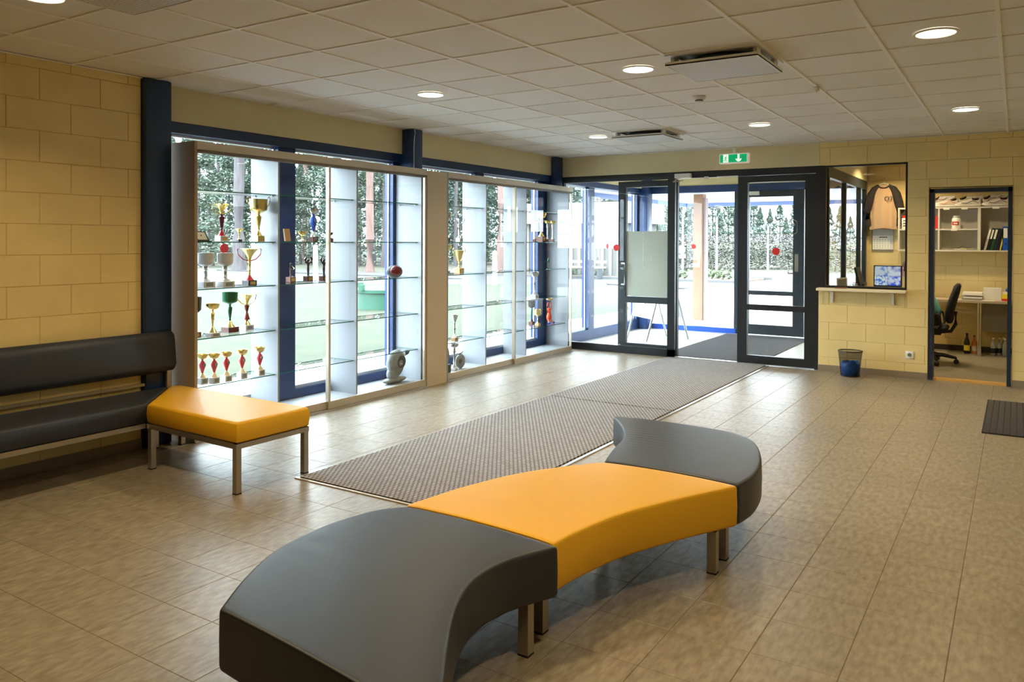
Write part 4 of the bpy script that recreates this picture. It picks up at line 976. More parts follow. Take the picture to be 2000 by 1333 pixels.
# ================================================================== MATS, BIN
def mat_mat(name, dark, light, px, py, stag=True):
    m = bpy.data.materials.new(name); m.use_nodes = True; nt = m.node_tree; b = nt.nodes['Principled BSDF']; b.inputs['Roughness'].default_value = 0.9
    tc = nt.nodes.new('ShaderNodeNewGeometry'); mp = nt.nodes.new('ShaderNodeMapping'); mp.inputs['Scale'].default_value = (1 / px, 1 / py, 1)
    nt.links.new(tc.outputs['Position'], mp.inputs[0])
    br = nt.nodes.new('ShaderNodeTexBrick'); br.inputs['Scale'].default_value = 1; br.inputs['Mortar Size'].default_value = 0.16; br.inputs['Mortar Smooth'].default_value = 0.6
    br.inputs['Brick Width'].default_value = 1.0; br.inputs['Row Height'].default_value = 1.0
    br.inputs['Color1'].default_value = (*lin(light), 1); br.inputs['Color2'].default_value = (*[v * 0.82 for v in lin(light)], 1); br.inputs['Mortar'].default_value = (*lin(dark), 1)
    nt.links.new(mp.outputs[0], br.inputs['Vector']); nt.links.new(br.outputs['Color'], b.inputs['Base Color'])
    bp = nt.nodes.new('ShaderNodeBump'); bp.inputs['Distance'].default_value = 0.006; bp.inputs['Strength'].default_value = 0.7; bp.invert = True
    nt.links.new(br.outputs['Fac'], bp.inputs['Height']); nt.links.new(bp.outputs[0], b.inputs['Normal'])
    return m
M_MAT1 = mat_mat('grey_woven_mat', (54, 52, 54), (170, 168, 170), 0.034, 0.026)
M_MAT2 = mat_mat('black_ribbed_mat', (22, 20, 19), (96, 92, 86), 0.046, 80)
def runner(y0, y1, label):
    t = thing('entrance_runner', label, 'mat', (2.17, (y0 + y1) / 2, 0), group='grey woven entrance runners')
    h = (y1 - y0) / 2
    MB().rbox(-0.635, 0.635, -h + 0.012, h - 0.012, 0.0, 0.014, 0.004).build('woven_carpet', M_MAT1, t)
    bx('edge_strip', M_ALU2, t, 0.64, 0.668, -h, h, 0.0, 0.007); bx('edge_strip', M_ALU2, t, -0.652, -0.638, -h, h, 0.0, 0.007)
    return t
r1 = runner(3.50, 6.68, 'long grey woven entrance runner, the nearer of two')
bx('edge_strip', M_ALU, r1, -0.66, 0.668, -1.60, -1.58, 0.0, 0.007)
runner(6.69, 9.80, 'long grey woven entrance runner ending at the entrance doors')
rm = MB().rbox(5.165, 6.15, 7.31, 8.85, 0, 0.012, 0.004).build('door_mat', M_MAT2); tag(rm, 'black ribbed mat at the right edge before the office doorway', 'mat')

# wire basket
def mesh_mat():
    m = bpy.data.materials.new('wire_mesh'); m.use_nodes = True; nt = m.node_tree; nt.nodes.clear()
    o = nt.nodes.new('ShaderNodeOutputMaterial'); mx = nt.nodes.new('ShaderNodeMixShader'); mx.inputs[0].default_value = 0.52
    tr = nt.nodes.new('ShaderNodeBsdfTransparent'); df = nt.nodes.new('ShaderNodeBsdfDiffuse'); df.inputs[0].default_value = (*lin((38, 36, 34)), 1)
    nt.links.new(tr.outputs[0], mx.inputs[1]); nt.links.new(df.outputs[0], mx.inputs[2]); nt.links.new(mx.outputs[0], o.inputs[0]); return m
bn = thing('waste_basket', 'black wire mesh waste basket with a blue bag inside', 'waste basket', (3.80, 9.60, 0))
MB().lathe([(0.10, 0.012), (0.128, 0.285)], 32, cap=False).build('mesh_body', mesh_mat(), bn, 60)
MB().tube([(0.128 * math.cos(a * math.pi / 16), 0.128 * math.sin(a * math.pi / 16), 0.287) for a in range(33)], 0.006, 6).build('rim', M_BLKPL, bn, 60)
MB().lathe([(0.095, 0.0), (0.104, 0.003), (0.104, 0.016), (0.09, 0.012)], 32).build('bottom', M_BLKPL, bn, 60)
bag = MB().lathe([(0.085, 0.014), (0.094, 0.04), (0.099, 0.09), (0.102, 0.14), (0.09, 0.165), (0.06, 0.15), (0.03, 0.16), (0.004, 0.15)], 32)
for i, v in enumerate(bag.v):
    k = 1 + 0.06 * mnoise.noise(Vector(v) * 40); z = v[2] + 0.03 * mnoise.noise(Vector(v) * 22 + Vector((3, 0, 0))) * (v[2] > 0.1); bag.v[i] = (v[0] * min(k, 1.01), v[1] * min(k, 1.01), z)
bag.build('blue_bag', mat('blue_bag_plastic', (30, 100, 196), 0.3, spec=0.5, var=0.3, scale=25), bn, 70)

# ================================================================== OFFICE CONTENTS
M_LAM = mat('grey_white_laminate', (214, 212, 206), 0.45)
YW = YO - 0.001
# wall cabinet (open shelves)
wc = thing('wall_shelf_unit', 'pale grey open wall shelf unit above the office desk', 'shelf unit', (3.95, YW, 1.40)); D = 0.30
bx('bottom_board', M_LAM, wc, 0, 2.0, -D, 0, 0, 0.02); bx('top_board', M_LAM, wc, 0, 2.0, -D, 0, 0.595, 0.615); bx('back_board', M_LAM, wc, 0, 2.0, -0.008, 0, 0.02, 0.595)
for x in (0.0, 0.505, 0.985, 1.98): bx('upright', M_LAM, wc, x, x + (0.035 if x == 0.985 else 0.02), -D, -0.008, 0.02, 0.595)
bx('middle_board', M_LAM, wc, 0.02, 0.505, -D, -0.008, 0.295, 0.313); bx('middle_board', M_LAM, wc, 0.525, 0.985, -D, -0.008, 0.295, 0.313)
for x, z, w in ((0.57, 0.578, 0.075), (0.79, 0.578, 0.075), (1.155, 0.58, 0.08), (0.665, 0.286, 0.075), (0.39, 0.286, 0.07)): bx('price_tag', M_WHITE2, wc, x, x + w, -D - 0.002, -D, z, z + 0.03)
# running shoes
def shoe(x, y, z, rz, label, c1_, c2_, tilt=0.0, L=0.29):
    t = thing('running_shoe', label, 'shoe', (x, y, z), rz, group='running shoes on the shelf unit'); t.rotation_euler = (0, tilt, rz); t.scale = (1.12, 1.12, 1.2)
    def ring(xp, w, zb, zt, n=12, top=1.0):
        return [(xp, w * math.cos(a) * (1 if math.sin(a) < 0 else top), zb + (zt - zb) * (0.5 + 0.5 * math.sin(a))) for a in [2 * math.pi * i / n for i in range(n)]]
    sole = [ring(xx * L, ww, 0.0 + lift, 0.032 + lift * 0.5) for xx, ww, lift in ((0, 0.026, 0.006), (0.03, 0.034, 0.0), (0.3, 0.034, 0), (0.5, 0.036, 0), (0.75, 0.046, 0), (0.92, 0.036, 0.008), (1.0, 0.012, 0.016))]
    MB().loft(sole).build('sole', mat('shoe_sole_white', (232, 230, 226), 0.5), t, 60)
    upper = [ring(xx * L, ww, 0.02, zz, top=tp) for xx, ww, zz, tp in ((0.01, 0.022, 0.085, 0.7), (0.05, 0.032, 0.10, 0.6), (0.2, 0.033, 0.088, 0.62), (0.38, 0.034, 0.098, 0.55), (0.55, 0.037, 0.082, 0.6), (0.75, 0.042, 0.060, 0.8), (0.92, 0.032, 0.048, 0.9), (0.985, 0.014, 0.04, 1))]
    MB().loft(upper).build('upper', c1_, t, 60)
    MB().loft([ring(xx * L, ww, 0.06, zz, 10) for xx, ww, zz in ((0.07, 0.014, 0.101), (0.14, 0.02, 0.099), (0.24, 0.02, 0.098), (0.34, 0.013, 0.103))]).build('collar_opening', M_BLKFAB, t, 60)
    for s_ in (-1, 1):
        MB().tube([(0.10 * L, s_ * 0.033, 0.045), (0.3 * L, s_ * 0.036, 0.07), (0.52 * L, s_ * 0.036, 0.04), (0.72 * L, s_ * 0.044, 0.045)], 0.0032, 5).build('side_stripe', c2_, t, 60)
    for k in range(4):
        MB().tube([((0.42 + 0.06 * k) * L, -0.02, 0.094 - 0.007 * k), ((0.42 + 0.06 * k) * L, 0, 0.099 - 0.007 * k), ((0.42 + 0.06 * k) * L, 0.02, 0.094 - 0.007 * k)], 0.0035, 5).build('lace', M_WHITE, t, 60)
SW = mat('shoe_mesh_white', (226, 222, 218), 0.7); SG = mat('shoe_mesh_grey', (190, 186, 182), 0.7)
SR = mat('shoe_trim_maroon', (120, 36, 50), 0.5); SO = mat('shoe_trim_orange', (232, 120, 50), 0.5); SK = mat('shoe_trim_black', (40, 38, 40), 0.5); SY2 = mat('shoe_trim_gold', (196, 172, 110), 0.5)
zt = 2.016
shoe(4.70, 12.53, zt, R(180), 'white running shoe with orange trim lying left on the shelf unit', SW, SO)
shoe(4.40, 12.64, zt + 0.005, R(-25), 'grey running shoe with maroon trim tipped up at far left', SG, SR, -0.35)
shoe(4.97, 12.53, zt, R(180), 'white running shoe with black trim in the middle of the shelf unit', SW, SK)
shoe(4.72, 12.66, zt + 0.005, R(10), 'white running shoe with gold trim tipped up behind the middle one', SW, SY2, -0.35)
shoe(5.30, 12.53, zt, R(180), 'white and maroon running shoe lying right on the shelf unit', SW, SR)
shoe(5.02, 12.66, zt + 0.005, R(15), 'white and maroon running shoe tipped up behind the right one', SW, SR, -0.45)
# jar, box, papers
jr = thing('supplement_jar', 'white plastic jar with a red label on the middle shelf', 'jar', (4.675, 12.53, 1.4 + 0.3135))
MB().lathe([(0.05, 0), (0.056, 0.01), (0.056, 0.13), (0.046, 0.15), (0.042, 0.152)], 24).build('body', M_WHITE, jr, 50)
MB().lathe([(0.045, 0.152), (0.045, 0.178), (0.04, 0.182)], 24).build('lid', mat('clear_grey_lid', (190, 192, 194), 0.3), jr, 50)
lb_ = MB()
for k in range(8):
    a0, a1 = R(-150 + k * 12), R(-150 + (k + 1) * 12)
    lb_.quad(*[(0.0572 * math.cos(a), 0.0572 * math.sin(a), z) for a, z in ((a0, 0.05), (a1, 0.05), (a1, 0.1), (a0, 0.1))])
lb_.build('label', mat('jar_label_red', (200, 52, 46), 0.5), jr)
bx('label_mark', M_WHITE2, jr, -0.03, 0.018, -0.0590, -0.0575, 0.064, 0.083)
rb = thing('supplement_box', 'red packet with white lettering at left in the shelf unit', 'packet', (4.40, 12.52, 1.4 + 0.3135))
MB().rbox(-0.06, 0.045, -0.03, 0.03, 0, 0.18, 0.004).build('pack', mat('packet_red', (206, 40, 44), 0.4), rb)
bx('print_mark', M_WHITE2, rb, -0.03, 0.02, -0.0312, -0.03, 0.13, 0.165); bx('print_mark', M_WHITE2, rb, -0.03, 0.015, -0.0312, -0.03, 0.08, 0.12)
wb = thing('supplement_tub', 'white tub with red top at the left end of the shelf unit', 'tub', (4.04, 12.52, 1.4 + 0.3135))
MB().lathe([(0.048, 0), (0.05, 0.005), (0.05, 0.15), (0.045, 0.155)], 24).build('body', M_WHITE, wb, 50); MB().lathe([(0.046, 0.155), (0.046, 0.19)], 24).build('lid', MATS['packet_red'], wb, 50)
for k, z in enumerate((0.115, 0.075, 0.04)): bx('print_mark', M_BLKPL, wb, -0.026, 0.022 - 0.008 * k, -0.0515, -0.0495, z, z + 0.012)
pp = thing('paper_stack', 'flat stack of papers and clip strips on the lower shelf', 'papers', (4.75, 12.57, 1.4205))
bx('tray', M_PLATS, pp, -0.12, 0.15, -0.09, 0.09, 0, 0.008); bx('sheet', M_WHITE2, pp, -0.10, 0.06, -0.085, 0.05, 0.008, 0.016); bx('yellow_sheet', mat('yellow_card', (232, 214, 60), 0.6), pp, -0.02, 0.13, -0.087, 0.02, 0.016, 0.02)
MB().tube([(-0.06, -0.05, 0.02), (0.0, -0.02, 0.05), (0.06, 0.0, 0.025), (0.11, -0.03, 0.03)], 0.003, 5).build('wire', M_BLKPL, pp, 50)
# binders
BM = lambda n_, c: mat('binder_' + n_, c, 0.4)
binders = ((5.005, 0.028, 'grey', (176, 172, 172), 13, 'thin grey ring binder leaning at the left of the row', 0.31, 'w'), (5.04, 0.03, 'black', (34, 28, 30), 13, 'black ring binder with white spine label leaning second in the row', 0.31, 'w'),
    (5.078, 0.034, 'green', (22, 84, 52), 13, 'dark green ring binder with white spine label', 0.31, 'w'), (5.118, 0.032, 'navy', (36, 46, 66), 13, 'dark navy ring binder leaning beside the green one', 0.305, 'n'),
    (5.155, 0.030, 'ink', (22, 24, 26), 13, 'black ring binder leaning behind the yellow folder', 0.30, 'n'), (5.192, 0.014, 'yellow', (236, 214, 40), 10, 'thin bright yellow folder leaning on the blue binder', 0.23, 'n'), (5.225, 0.065, 'blue', (28, 88, 200), 0, 'wide bright blue ring binder standing upright', 0.32, 'w'))
for x, w, nm, c, tl, lb, h, lab in binders:
    t = thing('ring_binder', lb, 'binder', (x, 12.50, 1.4205), group='ring binders on the shelf unit'); t.rotation_euler = (0, R(tl), 0)
    bx('cover', BM(nm, c), t, 0, w, -0.045, 0.22, 0.002 + w * math.sin(R(tl)), h)
    if lab == 'w': bx('spine_label', M_WHITE2, t, w * 0.15, w * 0.85, -0.0465, -0.045, h * 0.52, h * 0.93)
    if nm in ('blue', 'navy', 'ink'):
        MB().lathe([(min(0.009, w * 0.3), 0), (min(0.009, w * 0.3), 0.002)], 14, (0, 0, 0), True, Matrix.Rotation(R(90), 3, 'X')).build('finger_hole', M_BLKPL, t, loc=(w / 2, -0.045, h * 0.28))
# shirt on a hanger
M_SHB = mat('shirt_tan', (196, 164, 132), 0.85, bump=0.1, bscale=20); M_SHD = mat('shirt_dark', (46, 40, 38), 0.85)
st_ = thing('hanging_shirt', 'tan raglan shirt with dark sleeves hanging on the office wall', 'shirt', (3.735, 12.66, 2.36))
def shirt_ring(z, w, d, cx=0, ph=0.0):
    n = 40
    return [(cx + w * math.cos(2 * math.pi * i / n), d * math.sin(2 * math.pi * i / n) * (1 + 0.0) + 0.012 * math.sin(9 * 2 * math.pi * i / n + ph) * (1 if z < -0.25 else 0.35) , z + (0.01 * math.sin(3 * 2 * math.pi * i / n) if z < -0.6 else 0)) for i in range(n)]
MB().loft([shirt_ring(z, w, d, 0, ph) for z, w, d, ph in ((0.0, 0.075, 0.03, 0), (-0.05, 0.12, 0.04, 0), (-0.12, 0.165, 0.05, 0.1), (-0.25, 0.172, 0.055, 0.3), (-0.4, 0.178, 0.055, 0.5), (-0.55, 0.182, 0.055, 0.6), (-0.64, 0.188, 0.05, 0.6))]).build('body', M_SHB, st_, 60)
MB().tube([(0.075 * math.cos(a), -0.02 - 0.02 * math.sin(a), 0.006 - 0.05 * math.sin(a)) for a in [math.pi * k / 12 for k in range(13)]], 0.010, 8).build('collar', M_SHD, st_, 60)
for s_ in (-1, 1):
    sl = [(0.07, -0.01, 0.03), (0.125, -0.06, 0.05), (0.165, -0.14, 0.062), (0.195, -0.26, 0.062), (0.225, -0.38, 0.055), (0.215, -0.50, 0.045), (0.20, -0.60, 0.036)]
    MB().tube([(s_ * a, -0.005, z) for a, z, _ in sl], [r_ for _, _, r_ in sl], 12).build('sleeve', M_SHD, st_, 60)
MB().tube([(-0.16, 0, -0.06), (-0.05, 0, 0.012), (0, 0, 0.03), (0.05, 0, 0.012), (0.16, 0, -0.06)], 0.008, 8).tube([(0, 0, 0.03), (0, 0, 0.07), (0.02, 0, 0.085), (0.018, 0.01, 0.11), (0, 0.03, 0.115), (0, 0.09, 0.11)], 0.003, 6).build('hanger', M_WHITE, st_, 60)
text('O2', 0.085, M_SHD, st_, basis((0.07, -0.066, -0.20), (1, 0, 0), (0, 0, 1)), 0.001, 'chest_print'); bx('print_line', M_SHD, st_, 0.04, 0.10, -0.067, -0.0655, -0.249, -0.245)
# calendar
ca = thing('wall_calendar', 'white month calendar pinned on the office wall under the shirt', 'calendar', (3.715, YW - 0.004, 1.57))
bx('back_sheet', mat('calendar_back', (90, 84, 70), 0.7), ca, -0.148, 0.142, -0.003, 0.002, -0.175, 0.165); bx('top_sheet', mat('calendar_grey', (206, 204, 196), 0.7), ca, -0.14, 0.14, -0.006, -0.003, 0.06, 0.165); bx('month_sheet', M_WHITE2, ca, -0.14, 0.14, -0.006, -0.003, -0.155, 0.058)
bx('fold_line', mat('calendar_line', (150, 146, 136), 0.7), ca, -0.14, 0.14, -0.0068, -0.006, 0.056, 0.06)
bx('month_heading', mat('ink_black', (40, 38, 36), 0.6), ca, -0.05, 0.058, -0.0068, -0.006, 0.022, 0.034)
INK = mat('ink_grey', (120, 116, 110), 0.7)
dm = MB()
for r_ in range(5):
    for c in range(7): dm.box(-0.118 + c * 0.037, -0.108 + c * 0.037, -0.0066, -0.006, -0.015 - r_ * 0.03, -0.006 - r_ * 0.03)
o = dm.build('day_numbers', INK, ca); o['kind'] = 'stuff'
bx('foot_strip', mat('calendar_line', (150, 146, 136)), ca, -0.148, 0.142, -0.009, -0.003, -0.178, -0.168)
# inner counter, CCTV monitor and small things behind the window
ic = thing('reception_counter', 'grey counter top inside the reception window', 'counter', (3.92, 10.22, 0.0))
bx('top', M_LAM, ic, -0.42, 0.46, -0.22, 0.32, 0.90, 0.93); bx('side_panel', M_LAM, ic, -0.41, -0.39, -0.21, 0.28, 0, 0.90); bx('side_panel', M_LAM, ic, 0.42, 0.44, -0.21, 0.28, 0, 0.90)
mo = thing('cctv_monitor', 'black flat monitor showing four blue camera pictures', 'monitor', (4.082, 10.40, 0.9305))
MB().rbox(-0.155, 0.155, -0.02, 0.02, 0.05, 0.315, 0.005).build('bezel', M_BLKPL, mo)
MB().lathe([(0.09, 0), (0.09, 0.008), (0.02, 0.014), (0.018, 0.06)], 20).build('stand', M_BLKPL, mo, 50, loc=(0, 0.02, 0))
def screen(nm, c1_, c2_, sc_):
    m = bpy.data.materials.new(nm); m.use_nodes = True; nt = m.node_tree; nt.nodes.clear()
    o_ = nt.nodes.new('ShaderNodeOutputMaterial'); e = nt.nodes.new('ShaderNodeEmission'); e.inputs[1].default_value = 0.75
    tc = nt.nodes.new('ShaderNodeTexCoord'); n_ = nt.nodes.new('ShaderNodeTexNoise'); n_.inputs['Scale'].default_value = sc_; n_.inputs['Detail'].default_value = 3; rp = nt.nodes.new('ShaderNodeValToRGB')
    rp.color_ramp.elements[0].position = 0.42; rp.color_ramp.elements[1].position = 0.56; rp.color_ramp.elements[0].color = (*lin(c1_), 1); rp.color_ramp.elements[1].color = (*lin(c2_), 1)
    nt.links.new(tc.outputs['Object'], n_.inputs[0]); nt.links.new(n_.outputs[0], rp.inputs[0]); nt.links.new(rp.outputs[0], e.inputs[0]); nt.links.new(e.outputs[0], o_.inputs[0]); return m
SCR = [screen('cctv_picture_%s' % k, a, b, s_) for k, a, b, s_ in (('forecourt', (26, 92, 210), (196, 210, 214), 14), ('hall', (110, 120, 190), (214, 220, 226), 12), ('corridor', (70, 130, 210), (226, 232, 236), 40), ('stairs', (70, 100, 220), (214, 222, 236), 18))]
for k, (a, b, c, d) in enumerate(((-0.142, -0.001, 0.19, 0.303), (0.001, 0.142, 0.19, 0.303), (-0.142, -0.001, 0.075, 0.188), (0.001, 0.142, 0.075, 0.188))): bx('camera_picture', SCR[k], mo, a, b, -0.0215, -0.02, c, d)
lp = thing('tilted_screen', 'black flat screen seen edge on behind the reception window', 'monitor', (3.83, 10.25, 0.9305))
q = MB().box(-0.012, 0.012, -0.14, 0.14, 0.03, 0.30); q.xf(Matrix.Rotation(R(-14), 4, 'Y')); q.build('panel', M_BLKPL, lp); MB().lathe([(0.07, 0), (0.07, 0.01), (0.015, 0.015), (0.015, 0.09)], 16).build('stand', M_BLKPL, lp, 50)
pf = thing('photo_frame', 'grey standing frame at left behind the reception window', 'frame', (3.63, 10.05, 0.9305))
q = MB().box(-0.06, 0.06, -0.006, 0.006, 0, 0.17); q.xf(Matrix.Rotation(R(12), 4, 'X') @ Matrix.Rotation(R(30), 4, 'Z')); q.build('frame', M_LAM, pf); q = MB().box(-0.048, 0.048, -0.008, -0.006, 0.014, 0.156); q.xf(Matrix.Rotation(R(12), 4, 'X') @ Matrix.Rotation(R(30), 4, 'Z')); q.build('print', M_PLATS, pf)
pn = thing('ribbon_ornament', 'small white looped ornament on the reception counter', 'ornament', (3.745, 10.15, 0.9305))
MB().lathe([(0.022, 0), (0.02, 0.008), (0.008, 0.014), (0.006, 0.05)], 14).build('foot', M_WHITE, pn, 50); MB().tube([(0, 0, 0.05), (0.014, 0, 0.075), (0.008, 0, 0.11), (-0.008, 0, 0.11), (-0.012, 0, 0.075), (0, 0, 0.05)], 0.005, 6).build('loop', M_WHITE, pn, 50)
bk_ = thing('open_notebook', 'open grey notebook lying in front of the camera monitor', 'notebook', (4.02, 10.06, 0.9305))
q = MB().box(-0.1, 0.12, -0.07, 0.07, 0, 0.022); q.build('pages', M_WHITE2, bk_); bx('cover', M_PLATS, bk_, -0.105, 0.125, -0.075, 0.075, -0.0, 0.004)
# desk
dk = thing('office_desk', 'grey office desk with chrome leg along the back wall', 'desk', (5.2, 12.45, 0))
bx('top', mat('desk_top', (186, 172, 152), 0.45), dk, -0.80, 1.4, -0.26, 0.28, 0.715, 0.745)
MB().lathe([(0.032, 0), (0.034, 0.01), (0.025, 0.014), (0.025, 0.715)], 20).build('leg', M_CHROME, dk, 50, loc=(-0.225, -0.21, 0)); MB().lathe([(0.025, 0.02), (0.025, 0.715)], 16).build('leg', M_CHROME, dk, 50, loc=(1.3, -0.21, 0))
bx('modesty_panel', mat('desk_panel', (150, 144, 130), 0.5), dk, -0.20, 1.35, 0.15, 0.17, 0.30, 0.70)
pt = thing('paper_tray', 'silver document tray with papers on the office desk', 'tray', (4.88, 12.45, 0.7455)); bx('lower_tray', M_PLATS, pt, -0.12, 0.13, -0.12, 0.14, 0, 0.02); bx('papers', M_WHITE2, pt, -0.11, 0.12, -0.11, 0.13, 0.02, 0.045); bx('upper_tray', M_LAM, pt, -0.12, 0.13, -0.12, 0.14, 0.06, 0.075); bx('upper_papers', M_WHITE2, pt, -0.11, 0.12, -0.11, 0.13, 0.075, 0.1)
for dx in (-0.12, 0.122):
    for dy in (-0.115, 0.13): bx('post', M_PLATS, pt, dx, dx + 0.008, dy, dy + 0.008, 0.02, 0.06)
wbx = thing('white_file_box', 'ribbed white file box on the office desk', 'box', (5.115, 12.47, 0.7455)); bx('body', M_WHITE, wbx, -0.105, 0.105, -0.10, 0.10, 0, 0.165)
for k in range(9): bx('rib', M_WHITE, wbx, -0.10 + k * 0.0235, -0.092 + k * 0.0235, -0.103, -0.10, 0.01, 0.155)
ys = thing('yellow_box', 'bright yellow box with red base on the desk edge', 'box', (5.275, 12.42, 0.7455)); bx('red_base', MATS['packet_red'], ys, -0.05, 0.06, -0.06, 0.06, 0, 0.03); bx('yellow_body', MATS['binder_yellow'], ys, -0.05, 0.06, -0.06, 0.06, 0.03, 0.09); bx('white_top', M_WHITE, ys, -0.04, 0.06, -0.05, 0.05, 0.09, 0.12)
MB().ball((0.02, 0, 0.145), 0.03).build('blue_ball', MATS['binder_blue'], ys, 60)
lsh = MB().box(5.0, 5.14, 12.22, 12.33, 0.7455, 0.748).build('loose_sheet', M_WHITE2); tag(lsh, 'loose white sheet lying on the desk front edge', 'paper')
# bottles on the floor
def bottle(x, y, label, body, capm, h=0.26, r=0.035, lab=None, group=None):
    t = thing('bottle', label, 'bottle', (x, y, 0.0), group=group)
    MB().lathe([(r * 0.9, 0), (r, 0.008), (r, h * 0.55), (r * 0.75, h * 0.68), (r * 0.38, h * 0.8), (r * 0.36, h * 0.95), (r * 0.4, h * 0.96)], 18).build('body', body, t, 50)
    MB().lathe([(r * 0.42, h * 0.93), (r * 0.42, h)], 14).build('cap', capm, t, 50)
    if lab: MB().lathe([(r * 1.02, h * 0.15), (r * 1.02, h * 0.42)], 18, cap=False).build('label', lab, t, 50)
bottle(4.82, 12.46, 'dark bottle with yellow label under the desk', M_BLKPL, M_BLKPL, 0.28, 0.037, MATS['yellow_card'])
bottle(4.905, 12.50, 'orange drink bottle beside the chrome desk leg', mat('orange_drink', (214, 122, 62), 0.3), M_WOODB, 0.25, 0.034, mat('pale_label', (214, 196, 176), 0.5))
CL = mat('clear_pet', (150, 156, 160), 0.15, spec=0.6)
for k, (x, y) in enumerate(((5.13, 12.42), (5.20, 12.46), (5.265, 12.40), (5.25, 12.52))): bottle(x, y, ('clear water bottle in the huddle under the desk, leftmost', 'clear water bottle in the huddle under the desk, second', 'clear water bottle under the desk nearest the door jamb', 'clear water bottle under the desk behind the others')[k], CL, M_WHITE, 0.24, 0.032, (mat('navy_label', (24, 26, 44), 0.4), MATS['navy_label'], None, None)[k] if k else mat('navy_label', (24, 26, 44), 0.4), 'water bottles under the desk')

# office chair
oc = thing('office_chair', 'black swivel office chair with armrests', 'chair', (4.45, 11.28, 0))
for k in range(5):
    a = R(72 * k + 3); dx, dy = math.cos(a), math.sin(a)
    l = MB().tube([(0.03 * dx, 0.03 * dy, 0.10), (0.16 * dx, 0.16 * dy, 0.105), (0.31 * dx, 0.31 * dy, 0.075)], [0.03, 0.025, 0.018], 8).build('base_arm', M_BLKPL, oc, 60)
    MB().rod((0.31 * dx - 0.022 * dy, 0.31 * dy + 0.022 * dx, 0.03), (0.31 * dx + 0.022 * dy, 0.31 * dy - 0.022 * dx, 0.03), 0.03, None, 16).rod((0.31 * dx, 0.31 * dy, 0.03), (0.31 * dx, 0.31 * dy, 0.08), 0.008).build('caster', M_BLKPL, l, 50)
MB().lathe([(0.05, 0.07), (0.045, 0.13), (0.025, 0.14), (0.022, 0.40)], 18).build('gas_column', M_BLKPL, oc, 50)
bx('mechanism', M_BLKPL, oc, -0.10, 0.14, -0.08, 0.08, 0.36, 0.41)
MB().rbox(-0.26, 0.22, -0.23, 0.23, 0.41, 0.48, 0.03).build('seat', M_BLKFAB, oc, 50)
rings = []
for z, x, w, th in ((0.52, 0.235, 0.15, 0.03), (0.56, 0.235, 0.19, 0.045), (0.66, 0.235, 0.21, 0.05), (0.78, 0.262, 0.21, 0.05), (0.9, 0.298, 0.20, 0.045), (0.98, 0.318, 0.17, 0.04), (1.01, 0.325, 0.12, 0.02)):
    rings.append([(x + th * math.sin(a), w * math.copysign(abs(math.cos(a)) ** 0.6, math.cos(a)), z + 0.0 * a) for a in [2 * math.pi * i / 20 for i in range(20)]])
MB().loft(rings).build('backrest', M_BLKFAB, oc, 60)
MB().tube([(0.10, 0, 0.39), (0.25, 0, 0.41), (0.30, 0, 0.5), (0.30, 0, 0.66)], 0.022, 8).build('back_bar', M_BLKPL, oc, 60)
for s_ in (-1, 1): MB().tube([(0.12, s_ * 0.20, 0.42), (0.16, s_ * 0.27, 0.50), (0.14, s_ * 0.28, 0.62), (0.02, s_ * 0.28, 0.67), (-0.14, s_ * 0.28, 0.66)], [0.018, 0.018, 0.018, 0.022, 0.02], 8).build('armrest', M_BLKPL, oc, 60)

# seated person
def skin_obj(name, pts, edges, rad, m, parent, root=0, sub=2):
    me = bpy.data.meshes.new(name); me.from_pydata(pts, edges, []); o = link(name, me, parent); me.materials.append(m)
    md = o.modifiers.new('skin', 'SKIN'); md.use_smooth_shade = True
    for i, r_ in enumerate(rad):
        sv = me.skin_vertices[0].data[i]; sv.radius = (r_, r_) if not isinstance(r_, tuple) else r_; sv.use_root = (i == root)
    ss = o.modifiers.new('subdivision', 'SUBSURF'); ss.levels = sub; ss.render_levels = sub
    return o
pe = thing('person', 'person in a teal top and glasses seated at the reception desk', 'person', (4.42, 11.28, 0))
SKIN = mat('skin_tone', (214, 160, 136), 0.55); TEAL = mat('teal_knit', (118, 206, 214), 0.8, var=0.08, scale=60, bump=0.15, bscale=200); TRO = mat('dark_trousers', (34, 36, 44), 0.8); HAIR = mat('auburn_hair', (92, 44, 28), 0.5, bump=0.3, bscale=120, stretch=(1, 1, 0.2))
# x axis of the body: faces -x
J = dict(pelvis=(0.06, 0, 0.54), belly=(0.04, 0, 0.68), chest=(-0.02, 0, 0.86), neck0=(-0.10, 0, 0.985), neck1=(-0.15, 0, 1.05),
         shl=(-0.03, 0.155, 0.93), shr=(-0.03, -0.155, 0.93), ell=(-0.12, 0.22, 0.70), elr=(-0.12, -0.22, 0.70), wrl=(-0.36, 0.13, 0.735), wrr=(-0.36, -0.13, 0.735),
         hpl=(0.03, 0.09, 0.53), hpr=(0.03, -0.09, 0.53), knl=(-0.40, 0.11, 0.52), knr=(-0.40, -0.11, 0.52), anl=(-0.40, 0.11, 0.09), anr=(-0.40, -0.11, 0.09), tol=(-0.56, 0.12, 0.035), tor=(-0.56, -0.12, 0.035))
def skel(names, edges, rad, nm, m, parent, root):
    pts = [J[k] for k in names]; skin_obj(nm, pts, [(names.index(a), names.index(b)) for a, b in edges], rad, m, parent, names.index(root))
